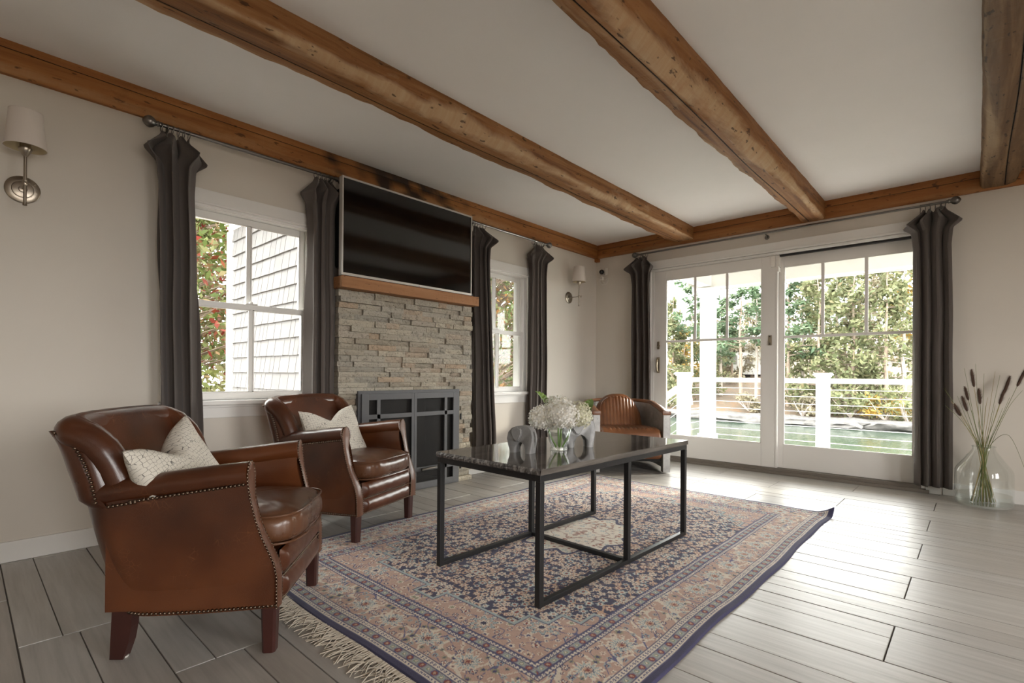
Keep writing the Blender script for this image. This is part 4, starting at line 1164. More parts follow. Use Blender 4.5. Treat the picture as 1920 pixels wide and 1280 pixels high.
    for a in np.arange(.09, Wh-.2, .20): stamp(Lh-.179, a, .052, 14, [(1.0, CREAM), (.80, BLUE), (.55, CREAM), (.42, NAVY*1.5), (.34, PEACH), (.18, RED)], 0, mb)
    # ---- guard stripes
    def guard(a, c, dots):
        m_ = (dE >= a) & (dE < c); mid = (a+c)/2
        if dots:
            C[m_] = CREAM; dd = np.hypot(((S+.004) % .0165)-.00825, (dE-mid)); C[m_ & (dd < .0054)] = NAVY*2.0+.03; C[m_ & (dd < .0024)] = CREAM
        else:
            C[m_] = GREY; ph = (S % .062)-.031; rz = np.hypot(ph, dE-mid); C[m_ & (rz < .014)] = NAVY*2.5+.04; C[m_ & (rz < .011)] = RED; C[m_ & (rz < .005)] = PEACH
            ph2 = ((S+.031) % .062)-.031; r2 = np.hypot(ph2, dE-mid); C[m_ & (r2 < .012)] = BLUE; C[m_ & (r2 < .008)] = OLIVE; C[m_ & (r2 < .004)] = CREAM
        for q in (a, c): C[np.abs(dE-q) < .0024] = NAVY*1.8+.02
    guard(.029, .050, True); guard(.050, .083, False); guard(.083, .105, True)
    guard(.253, .272, True); guard(.272, .301, False); guard(.301, .320, True)
    C[dE < .027] = NAVY*1.25
    ab = 1+.07*fieldnoise(9, 31)[..., None]+.05*rng.uniform(-1, 1, U.shape)[..., None]; C = np.clip(C*ab, 0, 1)
    C = C*.95+.05*np.array((.56, .50, .45))
    full = np.concatenate([np.concatenate([C[::-1, ::-1], C[::-1, :]], 1), np.concatenate([C[:, ::-1], C], 1)], 0)
    full *= 1+.06*np.random.RandomState(8).uniform(-1, 1, full.shape[:2])[..., None]
    ny, nx = full.shape[:2]
    gx = np.linspace(x0, x1, nx); gy = np.linspace(y0, y1, ny); GX, GY = np.meshgrid(gx, gy)
    tS = np.clip(1-(GY-y0)/.35, 0, 1); GY2 = GY+tS*(.006*np.sin(GX*4.1+.6)+.003*np.sin(GX*11))
    tW = np.clip(1-(GX-x0)/.3, 0, 1); GX2 = GX+tW*.008*np.sin(GY*6)
    GZ = .0085+.0012*np.sin(GX*9+GY*4)+.0008*np.sin(GX*23-GY*17)
    cr = np.clip(1-np.hypot(GX-x1, (GY-y0))/.11, 0, 1); GZ = GZ+.055*cr**1.6; GX2 = GX2-.03*cr**2
    e = np.zeros_like(GZ, bool); e[0, :] = e[-1, :] = True; e[:, 0] = e[:, -1] = True; GZ[e] = np.where(cr[e] > 0, GZ[e]-.006, .0012)
    ox, oy = (x0+x1)/2, (y0+y1)/2
    co = np.stack([GX2-ox, GY2-oy, GZ], -1).reshape(-1, 3).astype(np.float32)
    idx = np.arange(nx*ny).reshape(ny, nx); q = np.stack([idx[:-1, :-1], idx[:-1, 1:], idx[1:, 1:], idx[1:, :-1]], -1).reshape(-1, 4)
    me = bpy.data.meshes.new('pile'); me.vertices.add(len(co)); me.vertices.foreach_set('co', co.ravel())
    me.loops.add(q.size); me.loops.foreach_set('vertex_index', q.ravel().astype(np.int32))
    me.polygons.add(len(q)); me.polygons.foreach_set('loop_start', np.arange(0, q.size, 4, dtype=np.int32)); me.polygons.foreach_set('loop_total', np.full(len(q), 4, np.int32))
    me.update(calc_edges=True); me.validate()
    at = me.color_attributes.new('pattern', 'FLOAT_COLOR', 'POINT'); at.data.foreach_set('color', np.concatenate([full, np.ones((ny, nx, 1))], -1).astype(np.float32).ravel())
    me.polygons.foreach_set('use_smooth', [True]*len(q))
    t = NT('rug_pile'); ca = t.n('Attribute', attribute_name='pattern').outputs['Color']; n1 = t.noise(t.coord(), 420, 2)
    t.set(color=t.mix(t.math('MULTIPLY', n1, .35), ca, t.mix(1.0, ca, (.62, .62, .62), 'MULTIPLY')), rough=.95, spec=.12, sheen=.12, normal=t.bump(n1, .35, .004)); M['rug'] = t.m
    root = empty('persian_rug', (ox, oy, 0), label='rose and navy Persian-style rug with floral pattern under the coffee table', cat='rug')
    link('pile', me, M['rug'], root)
    b = MB(); r_ = random.Random(6); y = y0+.004
    while y < y1-.004:
        ln = r_.uniform(.05, .11); bend = r_.uniform(-.05, .05); c = r_.uniform(-.03, .03); w = r_.uniform(.0011, .002)
        pts = smooth_path([(x0+.006-ox, y-oy, .006), (x0-ln*.35-ox, y+c*.4-oy, .005), (x0-ln*.7-ox, y+bend*.5+c-oy, .004+r_.uniform(0, .006)), (x0-ln-ox, y+bend+c-oy, .003)], 7)
        b.tube(pts, w, 4); y += r_.uniform(.0030, .0062)
    y = y0+.9
    while y < y1-.004:
        ln = r_.uniform(.012, .045); c = r_.uniform(-.02, .02)
        b.tube([(x1-.004-ox, y-oy, .007), (x1+ln*.5-ox, y+c*.5-oy, .010), (x1+ln-ox, y+c-oy, .004)], .0014, 4); y += r_.uniform(.006, .02)
    b.build('fringe', M['rug_fringe'], root, kind='stuff')
    b = MB(); b.box(x0-.012-ox, x0+.004-ox, y0+.006-oy, y1-.006-oy, .002, .006, .001); b.build('kilim_end', M['rug_fringe'], root)
rug()

# ================================================================== THINGS ON THE TABLE
VX, VY = 1.955, 1.487
def table_vase():
    root = empty('glass_vase', (VX, VY, TZ), label='small clear glass vase of white hydrangeas on the coffee table', cat='vase')
    prof = [(.036, .0), (.041, .002), (.042, .008), (.037, .018), (.040, .026), (.050, .050), (.057, .080), (.060, .105), (.058, .125), (.054, .140)]
    b = MB(); b.lathe(prof, n=36, cap=True); b.build('glass_body', M['vase_glass'], root, True, 50)
    b = MB(); b.lathe([(.030, .012), (.034, .026), (.046, .052), (.053, .082), (.0535, .090), (.001, .090)], n=30); b.build('water', M['vase_glass'], root, True, 50)
    b = MB(); b.lathe([(.034, .001), (.034, .013), (.028, .017), (.001, .017)], n=30); b.build('thick_base', M['vase_glass'], root, True, 50)
table_vase()
def hydrangea(label, base, top, rx, rz_, mat, seed, leaves):
    """base: where the stem stands in the vase, top: centre of the bloom"""
    root = empty('hydrangea', base, label=label, cat='flower', group='white hydrangeas in the glass vase')
    r_ = random.Random(seed); d = Vector(top)-Vector(base)
    b = MB(); b.tube(smooth_path([(0, 0, 0), d*.4+Vector((d.x*.0, 0, .0)), d*.75+Vector((-d.x*.15, -d.y*.15, 0)), d], 10), .0042, 8); b.build('stem', M['stem_green'], root, True)
    b = MB(); n = 120
    for i in range(n):
        z = 1-2*(i+.5)/n; a = i*2.39996; rr_ = math.sqrt(max(0, 1-z*z)); nrm = Vector((rr_*math.cos(a), rr_*math.sin(a), z))
        if z < -.75: continue
        k = 1+r_.uniform(-.10, .08); c = d+Vector((nrm.x*rx, nrm.y*rx, nrm.z*rz_))*k
        nn = (nrm+Vector((r_.uniform(-.35, .35), r_.uniform(-.35, .35), r_.uniform(-.35, .35)))).normalized(); t = nn.orthogonal().normalized(); q = nn.cross(t); rot = r_.uniform(0, 1.6); sz = r_.uniform(.0125, .0165)
        for p in range(4):
            a1 = rot+p*math.pi/2; vv = []
            for rad, da, hh in ((.08, 0, 0), (.62, -.62, .10), (1.02, -.30, .20+r_.uniform(-.08, .12)), (1.08, .12, .12+r_.uniform(-.1, .15)), (.68, .60, .16)):
                vv.append(c+(t*math.cos(a1+da)+q*math.sin(a1+da))*sz*rad+nn*sz*hh)
            b.add(vv, [(0, 1, 2, 3, 4)])
    b.build('florets', M[mat], root, recalc=False, kind='stuff')
    b = MB(); b.ball(d[:], 1, 14, 10, (rx*.80, rx*.80, rz_*.80)); b.build('bloom_core', M[mat], root, True)
    for (la, lift, ln, w) in leaves:
        dirv = Vector((math.cos(la), math.sin(la), 0)); side = Vector((-dirv.y, dirv.x, 0)); st = d-Vector((0, 0, rz_*.25))+dirv*rx*.55
        b = MB()
        def lf(u, v):
            s = v; hw = w*math.sin(math.pi*min(1, s**.8))**.8*(1+.05*math.sin(s*42))
            p = st+dirv*ln*s*math.cos(lift)+Vector((0, 0, 1))*(ln*s*math.sin(lift)-.25*ln*s*s)+side*(u*2-1)*hw+Vector((0, 0, 1))*(abs(u*2-1)*hw*.35+.003*math.sin(s*40))
            return p[:]
        b.grid(lf, 9, 22); b.build('leaf', M['hydrangea_leaf'], root, True, None, recalc=False)
Rv = Vector((.677, -.736, 0)); Fv = Vector((.736, .677, 0))      # to the right / away, seen from the camera
def vb(r, f, z): p = Vector((VX, VY, TZ+.014+z))+Rv*r+Fv*f; return p[:]
def vt(r, f, z): p = Vector((VX, VY, TZ+z))+Rv*r+Fv*f; return p[:]
ra = math.atan2(Rv.y, Rv.x); fa_ = math.atan2(Fv.y, Fv.x)
hydrangea('large front white hydrangea in the middle of the glass vase', vb(.004, -.004, 0), vt(.012, -.045, .168), .077, .070, 'hydrangea_petal', 1, [])
hydrangea('white hydrangea hanging low at the left of the glass vase', vb(-.012, .004, 0), vt(-.085, -.005, .150), .058, .058, 'hydrangea_petal', 2, [])
hydrangea('cream hydrangea at the right side of the glass vase nearest the larger elephant', vb(.016, .0, 0), vt(.098, .012, .165), .058, .066, 'hydrangea_cream', 3, [(ra+.5, 1.25, .135, .042)])
hydrangea('white hydrangea standing at the back of the glass vase', vb(.0, .014, 0), vt(.0, .055, .195), .070, .062, 'hydrangea_petal', 4, [(ra+math.pi-.35, 1.05, .16, .052), (fa_+.1, 1.3, .10, .030)])

def elephant(label, loc, h, ang):
    root = empty('elephant_figurine', loc, ang, label=label, cat='figurine', group='pair of grey elephant figurines')
    body = [(-.46, 0), (-.50, .35), (-.50, .62), (-.44, .84), (-.30, .96), (-.05, .99), (.18, .95), (.36, .88), (.50, .72), (.54, .50), (.47, .25), (.44, 0), (.18, 0), (.16, .18), (.08, .34), (-.03, .42), (-.14, .36), (-.20, .20), (-.22, 0)]
    def solid(poly, t0, name, par, bev, taper=.7):
        bm = bmesh.new(); lo = [bm.verts.new((a*h, -t0*h*(1-(1-taper)*max(0, z-.4)/.6), z*h)) for a, z in poly]; hi = [bm.verts.new((a*h, t0*h*(1-(1-taper)*max(0, z-.4)/.6), z*h)) for a, z in poly]
        bm.faces.new(lo[::-1]); bm.faces.new(hi); n = len(poly)
        for i in range(n): bm.faces.new((lo[i], lo[(i+1) % n], hi[(i+1) % n], hi[i]))
        bmesh.ops.recalc_face_normals(bm, faces=bm.faces)
        eds = [e for e in bm.edges if abs(e.verts[0].co.y-e.verts[1].co.y) < 1e-4 and max(e.verts[0].co.z, e.verts[1].co.z) > .01]
        bmesh.ops.bevel(bm, geom=eds, offset=bev*h, segments=4, affect='EDGES', profile=.5)
        q = MB(); q.bm(bm); bm.free(); return q.build(name, M['cast'], par, True, 50)
    solid(body, .22, 'body', root, .09)
    ear = [(-.10, .86), (.05, .95), (.24, .90), (.32, .76), (.27, .58), (.17, .44), (.06, .40), (-.04, .52), (-.12, .70)]
    for s in (-1, 1):
        b = MB(); bm = bmesh.new(); lo = [bm.verts.new((a*h, s*.185*h, z*h)) for a, z in ear]; hi = [bm.verts.new((a*h, s*(.30+.05*max(0, .7-z))*h, z*h)) for a, z in ear]
        bm.faces.new(lo); bm.faces.new(hi[::-1]); n = len(ear)
        for i in range(n): bm.faces.new((lo[i], lo[(i+1) % n], hi[(i+1) % n], hi[i]))
        bmesh.ops.recalc_face_normals(bm, faces=bm.faces); bmesh.ops.bevel(bm, geom=list(bm.edges), offset=.035*h, segments=3, affect='EDGES'); b.bm(bm); bm.free()
        b.build('ear', M['cast'], root, True, 50)
    b = MB(); b.tube([(-.50*h, 0, .78*h), (-.545*h, 0, .62*h), (-.55*h, 0, .40*h), (-.53*h, 0, .2*h)], [.028*h, .026*h, .022*h, .014*h], 8); b.build('tail', M['cast'], root, True)
    return root
back_left = math.atan2(-Rv.y, -Rv.x)
elephant('smaller grey elephant figurine at the left of the flower vase', (1.772, 1.560, TZ), .128, back_left-.55)
elephant('larger grey elephant figurine at the right of the flower vase', (2.120, 1.490, TZ), .155, back_left+.15)

# ================================================================== AVIATOR TUB CHAIR
def aviator_chair():
    root = empty('aviator_chair', (4.190, 2.350, 0), math.radians(-135-90), label='riveted aluminium tub chair with ribbed tan leather in the room corner', cat='armchair')
    # local: x right, y forward (front at y=0), z up
    Wd, Dp, th = .365, .70, .062
    def P(nm, fn, mat, smooth=True, sharp=40, par=root, **kw):
        b = MB(); fn(b); return b.build(nm, M[mat], par, smooth, sharp, **kw)
    def uo(p, inset=0.0):
        s = 1 if p <= .5 else -1; t = p*2 if p <= .5 else (1-p)*2; w = Wd-inset; d = -Dp+inset; r = .27-inset*.6
        if t < .45: return (s*w*(1-.02*(1-t/.45)), lerp(0, d+r, t/.45))
        if t < .80: a = (t-.45)/.35*math.pi/2; return (s*(w-r+r*math.cos(a)), d+r-r*math.sin(a))
        return (s*lerp(w-r, 0, (t-.8)/.2), d)
    def rim(p):
        t = (p if p <= .5 else 1-p)*2; return interp([(0, .548), (.25, .590), (.5, .625), (.8, .640), (1, .645)], t)
    n = 81
    def shell(inset, z0):
        return lambda u, v: (*uo(u, inset), lerp(z0, rim(u), v))
    P('outer_shell', lambda b: b.grid(shell(0, .02), n, 8), 'alu', sharp=None, recalc=False)
    P('inner_shell', lambda b: b.grid(shell(th, .20), n, 8), 'alu', sharp=None, recalc=False)
    for s in (0, 1):
        xa, ya = uo(s, 0); xb, yb_ = uo(s, th)
        P('arm_front', lambda b: b.box(min(xa, xb)-.004, max(xa, xb)+.004, -.06, .006, .012, rim(0)-.004, .006), 'alu', False)
    def cap(u, v):
        a = 2*math.pi*v; c = uo(u, th/2); d = Vector(uo(u, 0))-Vector(uo(u, th)); d.normalize(); z = rim(u)
        return (c[0]+d.x*.040*math.cos(a), c[1]+d.y*.040*math.cos(a)+(.008 if u in (0, 1) else 0), z+.010+.020*math.sin(a))
    P('arm_cap', lambda b: (b.grid(cap, n, 13), b.box(uo(0, th)[0]-.009, uo(0, 0)[0]+.009, -.01, .010, rim(0)-.008, rim(0)+.029, .006), b.box(uo(1, 0)[0]-.009, uo(1, th)[0]+.009, -.01, .010, rim(0)-.008, rim(0)+.029, .006)), 'leather_tan', recalc=False)
    # seat: rounded leather block with ribs
    def seat(u, v):
        x = lerp(-.288, .288, u)
        path = [(-.50, .395), (-.30, .412), (-.10, .418), (-.03, .410), (.010, .380), (.026, .330), (.030, .24), (.026, .16), (.0, .135), (-.06, .128)]
        i = v*(len(path)-1); j = min(int(i), len(path)-2); f = i-j; y, z = lerp(path[j][0], path[j+1][0], f), lerp(path[j][1], path[j+1][1], f)
        e = min(1, (1-abs(2*u-1))*7); k = 0.0
        if abs(x) < .215 and v < .42: k = .010*abs(math.sin(math.pi*(x+.215)/.039))
        edge = (1-e)**2*.035
        return (x, y-(edge if v > .35 else 0), z-(edge if v < .55 else 0)+(k if v < .38 else 0))
    P('seat_cushion', lambda b: b.grid(seat, 150, 40), 'leather_tan', sharp=None, recalc=False)
    P('seat_base', lambda b: b.box(-.285, .285, -.60, -.03, .11, .36), 'firebox_black', False)
    # back cushion, ribbed, rising above the rim
    def back(side):
        def fn(u, v):
            a = 2*u-1; top = .715-.050*abs(a)**3.0; hw = interp([(0, .245), (.5, .235), (.8, .20), (1, .150)], v)
            x = a*hw; z = lerp(.385, top, v); rk = -.455-.10*v
            k = 1-max(abs(a)**6, max(0, (v-.5)*2)**8)
            rib = .012*abs(math.sin(math.pi*(x+.17)/.034)) if abs(x) < .17 and .02 < v < .93 else 0
            y = rk-.030*abs(a)**2+ (.055*k+rib if side else -.06*k)
            return (x, y, z)
        return fn
    P('back_cushion', lambda b: (b.grid(back(1), 120, 30), b.grid(back(0), 120, 30)), 'leather_tan', sharp=None, recalc=False)
    pp = [Vector(back(1)(u, v)) for u, v in [(.085, i/20) for i in range(2, 19)]+[(.085+.83*i/16, .925) for i in range(1, 16)]+[(.915, i/20) for i in range(18, 1, -1)]]
    P('piping', lambda b: b.tube(pp, .004, 6), 'leather_tan')
    # rivets
    b = MB()
    def dome(p, nn):
        nails(b, [p], 1, .0040, nn)
    for s in (-1, 1):
        for q in range(2):
            for i in range(14):
                pp_ = (.06 if q == 0 else .165); u = pp_ if s > 0 else 1-pp_; x, y = uo(u, th+.001)
                z = .42+i*.013
                if z < rim(u)-.02: dome((x, y, z), (-s, 0, 0))
        for i in range(24):
            u = (.02+.30*i/24) if s > 0 else 1-(.02+.30*i/24); x, y = uo(u, th+.001); dome((x, y, rim(u)-.030), (-s, .3, 0))
            x, y = uo(u, -.001); dome((x, y, rim(u)-.030), (s, 0, 0)); dome((x, y, .05), (s, 0, 0))
        for i in range(4):
            for xx in (.012, .050): dome((s*(Wd-xx), .008, .04+i*.155), (0, 1, 0))
    b.build('rivets', M['alu'], root, True, None, recalc=False, kind='stuff')
aviator_chair()

# ================================================================== FLOOR VASE WITH GRASSES
GX, GY_ = 4.925, -.030
def floor_vase():
    root = empty('floor_vase', (GX, GY_, 0), label='large clear glass bottle vase with grasses on the floor by the curtain', cat='vase')
    prof = [(.135, .002), (.150, .006), (.157, .018), (.158, .05), (.158, .20), (.156, .245), (.146, .270), (.112, .320), (.078, .372), (.064, .395), (.062, .410), (.065, .420)]
    b = MB(); b.lathe(prof, n=48); b.build('glass_body', M['vase_glass'], root, True, 60)
    b = MB(); b.lathe([(.148, .020), (.150, .030), (.150, .082), (.001, .082)], n=40); b.build('water', M['vase_glass'], root, True, 60)
    b = MB(); ring = [(.0635*math.cos(i*math.pi/18), .0635*math.sin(i*math.pi/18), .420) for i in range(36)]; b.tube(ring, .0035, 8, closed=True); b.build('lip', M['vase_glass'], root, True)
floor_vase()
def pixel_dir(u, v): return fw+rt*((u-CXP)/F_PX)+up*((CYP-v)/F_PX)
def grass(base_off, neck_off, tip, plume, label, seed, mat='grass_blade', w=.0024, droop=0.0):
    r_ = random.Random(seed); base = Vector((GX+base_off[0], GY_+base_off[1], .024)); neck = Vector((GX+neck_off[0], GY_+neck_off[1], .42)); tip = Vector(tip)
    root = empty('grass_plume' if plume else 'vase_grass_blade', base, label=label, cat='grass', group='bottlebrush grass plumes' if plume else 'thin grass blades in the floor vase')  # stalks without a plume are plain grass blades
    mid = neck.lerp(tip, .55)+Vector((0, 0, droop))
    pts = [p-base for p in smooth_path([base, base.lerp(neck, .5), neck, mid, tip], 26)]
    b = MB(); b.tube(pts, [w*(1.25-.8*i/25) for i in range(26)], 5); b.build('stalk', M[mat], root, True)
    if plume:
        ln, rad = plume; rad *= 1.45; d = (pts[-1]-pts[-4]).normalized(); s0 = pts[-1]-d*ln*.25; b = MB()
        b.tube([s0+d*ln*t for t in (0, .15, .5, .85, 1)], [rad*.12, rad*.28, rad*.32, rad*.26, rad*.05], 7)
        t1 = d.orthogonal().normalized(); t2 = d.cross(t1)
        for i in range(900):
            t = r_.random(); a = r_.uniform(0, 6.283); o = t1*math.cos(a)+t2*math.sin(a); k = math.sin(math.pi*min(1, t*.9+.08))**.6
            p0 = s0+d*ln*t+o*rad*.2*k; p1 = p0+(o*.75+d*.6)*rad*r_.uniform(.5, 1.25)*(.35+.65*k); sd_ = d.cross(o)*.0006
            b.add([p0-sd_, p0+sd_, p1], [(0, 1, 2)])
        b.build('seed_head', M['plume'], root, recalc=False, kind='stuff')
def tip_at(u, v, dep): p = Vector((0, 0, CAM_Z))+pixel_dir(u, v)*dep; return p[:]
PL_ = [((1798, 768), 3.50, .115, .017, 'leftmost bottlebrush plume leaning towards the curtain in the floor vase'), ((1811, 758), 3.58, .115, .017, 'second bottlebrush plume from the curtain in the floor vase'),
       ((1814, 738), 3.66, .10, .016, 'third bottlebrush plume from the curtain in the floor vase'), ((1825, 711), 3.60, .125, .018, 'upright dark bottlebrush plume at the left top of the floor vase bunch'),
       ((1837, 744), 3.52, .115, .016, 'short bottlebrush plume in the middle of the floor vase bunch'), ((1876, 745), 3.58, .105, .017, 'bottlebrush plume just below the thick one at the right of the floor vase'),
       ((1885, 724), 3.62, .135, .020, 'thick dark bottlebrush plume second from right in the floor vase'), ((1911, 710), 3.55, .135, .018, 'rightmost bottlebrush plume leaning away from the curtain in the floor vase')]
for i, ((u_, v_), dep, ln, rad, lab) in enumerate(PL_):
    s = (u_-1850)/60; grass((-.05*s+.02*math.sin(i*3), .06*s+.03*math.cos(i*2)), (.025*s+.008*math.sin(i), -.030*s+.010*math.cos(i)), tip_at(u_, v_+6, dep), (ln, rad), lab, 40+i, 'grass_blade' if i % 3 else 'grass_straw')
BL_ = [(1808, 690, 3.6, 0), (1829, 682, 3.62, 0), (1866, 696, 3.6, 0), (1875, 703, 3.55, 0), (1795, 742, 3.6, 0), (1770, 728, 3.62, .02), (1783, 752, 3.5, .03), (1772, 760, 3.4, .03), (1917, 732, 3.5, .05), (1922, 880, 3.35, .16), (1852, 745, 3.5, .06), (1845, 700, 3.7, 0), (1822, 770, 3.5, 0), (1834, 790, 3.6, 0), (1858, 780, 3.55, 0), (1866, 760, 3.6, 0), (1880, 765, 3.5, 0), (1893, 745, 3.6, 0), (1817, 800, 3.6, 0), (1848, 760, 3.62, 0)]
ORD = 'first second third fourth fifth sixth seventh eighth ninth tenth eleventh twelfth thirteenth fourteenth fifteenth sixteenth seventeenth eighteenth nineteenth twentieth'.split()
rank = {q: k for k, q in enumerate(sorted(BL_))}
for i, (u_, v_, dep, dr) in enumerate(BL_):
    s = (u_-1850)/60; s = max(-1, min(1, s)); grass((-.04*s+.02*math.cos(i*5), .05*s+.02*math.sin(i*3)), (.028*s, -.032*s+.008*math.sin(i*7)), tip_at(u_, v_, dep), None, 'thin %s grass blade in the floor vase, %s blade tip from the curtain' % ('straw-coloured' if i % 4 == 2 else 'green', ORD[rank[(u_, v_, dep, dr)]]), 80+i, 'grass_straw' if i % 4 == 2 else 'grass_blade', .0018, dr)

# ================================================================== OUTSIDE: PORCH
XR = X+2.0            # line of the porch railing
def porch():
    b = MB(); b.box(X+TH+.02, XR+.16, -4.0, 3.05, -.22, -.06); b.build('porch_deck', M['deck_grey'], kind='structure')
    col = empty('porch_column', (XR, 2.815, -.06), label='square white porch column outside the sliding door', cat='column')
    def P(par, nm, fn, mat='exterior_white', **kw):
        q = MB(); fn(q); return q.build(nm, M[mat], par, **kw)
    h = .085
    P(col, 'shaft', lambda b: b.box(-h, h, -h, h, 0, 2.12, .006))
    P(col, 'capital', lambda b: (b.box(-h-.022, h+.022, -h-.022, h+.022, 2.07, 2.20, .006), b.box(-h-.036, h+.036, -h-.036, h+.036, 2.165, 2.205, .006)))
    P(col, 'neck_band', lambda b: b.box(-h-.010, h+.010, -h-.010, h+.010, 2.02, 2.05, .004))
    P(col, 'base_block', lambda b: b.box(-h-.02, h+.02, -h-.02, h+.02, 0, .16, .006))
    roof = empty('porch_roof', (XR, 0, 2.14), label='white porch roof with exposed rafters above the railing', cat='roof')
    P(roof, 'beam', lambda b: b.box(-.08, .08, -4.0, 2.92, 0, .22, .004))
    P(roof, 'side_beam', lambda b: b.box(-2.0+TH, -.08, 2.74, 2.90, .02, .22, .004), 'exterior_white')
    sl = .16
    def sheath(b):
        x0, x1 = -2.0+TH, .50; z0, z1 = .22-sl*(x0), .22-sl*x1
        b.add([(x0, -4, z0+.09), (x1, -4, z1+.09), (x1, 3.25, z1+.09), (x0, 3.25, z0+.09), (x0, -4, z0+.12), (x1, -4, z1+.12), (x1, 3.25, z1+.12), (x0, 3.25, z0+.12)], [(0, 3, 2, 1), (4, 5, 6, 7), (0, 1, 5, 4), (1, 2, 6, 5), (2, 3, 7, 6), (3, 0, 4, 7)])
    P(roof, 'sheathing', sheath, 'porch_soffit')
    y = -3.7
    while y < 3.2:
        def raf(b):
            x0, x1 = -2.0+TH, .46
            vs = []
            for yy in (y-.022, y+.022):
                vs += [(x0, yy, .22-sl*x0-.03), (x1, yy, .22-sl*x1-.03), (x1, yy, .22-sl*x1+.09), (x0, yy, .22-sl*x0+.09)]
            b.add(vs, [(0, 1, 2, 3), (7, 6, 5, 4), (0, 4, 5, 1), (1, 5, 6, 2), (2, 6, 7, 3), (3, 7, 4, 0)])
        P(roof, 'rafter', raf, 'porch_soffit'); y += .46
    P(roof, 'fascia', lambda b: b.box(.46, .49, -4, 3.25, .05, .22, .004))
    # railing
    rail = empty('porch_railing', (XR, 1.4, -.06), label='white porch railing with steel cables in front of the water', cat='railing')
    def post(par, x, y, top):
        P(par, 'post', lambda b: b.box(x-.066, x+.066, y-.066, y+.066, 0, top, .004))
        P(par, 'post_cap', lambda b: (b.box(x-.095, x+.095, y-.095, y+.095, top, top+.018, .004), b.prism([(x-.085, y-.085), (x+.085, y-.085), (x+.085, y+.085), (x-.085, y+.085)], top+.018, top+.03), b.box(x-.078, x+.078, y-.078, y+.078, top-.02, top, .004)))
    post(rail, 0, 0.0, .985); post(rail, 0, -2.05, .985)
    z0 = .06
    for ya, yb_ in ((-4.6, -2.12), (-1.98, -.066), (.066, 1.33)):
        P(rail, 'top_rail', lambda b: b.box(-.035, .035, ya, yb_, .845+z0-.02, .905+z0-.02, .006))
        for k in range(9):
            zz = .80+z0-.02-.0925*(k+.35)
            P(rail, 'cable', lambda b: b.tube([(0, ya, zz), (0, yb_, zz)], .0038, 6), 'cable', smooth=True)
    side = empty('side_railing', (6.36, 2.815, -.06), label='white newel post and short cable railing at the head of the porch stairs', cat='railing')
    post(side, 0, 0, .985)
    P(side, 'top_rail', lambda b: b.box(.07, XR-6.36-.085, -.035, .035, .885, .945, .006))
    for k in range(9):
        zz = .84-.0925*(k+.35); P(side, 'cable', lambda b: b.tube([(.06, 0, zz), (XR-6.36-.08, 0, zz)], .0038, 6), 'cable', smooth=True)
    st = empty('stair_railing', (6.36, 2.90, -.06), label='sloping white stair rail running down left of the newel post', cat='railing')
    P(st, 'handrail', lambda b: b.tube([(0, 0, .80), (.15, 2.2, -.75)], .045, 4))
    for k in range(7): P(st, 'cable', lambda b: b.tube([(0, 0, .70-.11*k), (.15, 2.2, -.85-.11*k)], .0038, 6), 'cable', smooth=True)
porch()

# ------------------------------------------------------------------ shingled wing outside the left window
def wing():
    xe, y0, y1 = 1.95, Y+TH, 5.90
    root = empty('shingled_wing', (xe, y0, 0), label='white shingled wing of the house seen through the left window', cat='building')
    def P(nm, fn, mat='exterior_white', **kw):
        q = MB(); fn(q); return q.build(nm, M[mat], root, **kw)
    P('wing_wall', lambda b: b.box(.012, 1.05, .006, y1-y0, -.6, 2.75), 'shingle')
    P('corner_board', lambda b: (b.box(-.032, .10, y1-y0-.11, y1-y0+.02, -.6, 2.40, .004)))
    P('frieze_board', lambda b: b.box(-.022, .01, .006, y1-y0+.0, 2.40, 2.62, .004))
    P('soffit', lambda b: b.box(-.42, 1.2, .006, y1-y0+.34, 2.62, 2.64))
    P('fascia', lambda b: (b.box(-.44, -.42, .006, y1-y0+.36, 2.58, 2.78, .003), b.box(-.42, 1.2, y1-y0+.34, y1-y0+.36, 2.58, 2.78, .003)))
    P('roof_plane', lambda b: b.add([(-.46, .006, 2.78), (1.2, .006, 3.5), (1.2, y1-y0+.4, 3.5), (-.46, y1-y0+.4, 2.78)], [(0, 1, 2, 3)]), 'far_roof')
    r_ = random.Random(77); ex = .152; k = 0; cache = {}
    z = .30
    while z < 2.42:
        y = .10+r_.uniform(0, .1); ymax = y1-y0-.11
        while y < ymax:
            w = r_.choice([.085, .10, .12, .14, .165, .19]); w = min(w, ymax-y)
            if w < .03: break
            key = round(w, 3)
            if key not in cache:
                q = MB(); q.add([(-.026, 0, 0), (-.026, w-.006, 0), (-.004, w-.006, ex*1.08), (-.004, 0, ex*1.08), (.004, 0, 0), (.004, w-.003, 0), (.010, w-.003, ex*1.08), (.010, 0, ex*1.08)], [(0, 1, 2, 3), (7, 6, 5, 4), (0, 4, 5, 1), (1, 5, 6, 2), (2, 6, 7, 3), (3, 7, 4, 0)]); cache[key] = q.mesh('shingle', False, None, True)
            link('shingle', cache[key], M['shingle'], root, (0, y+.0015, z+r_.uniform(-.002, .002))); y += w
        z += ex
wing()

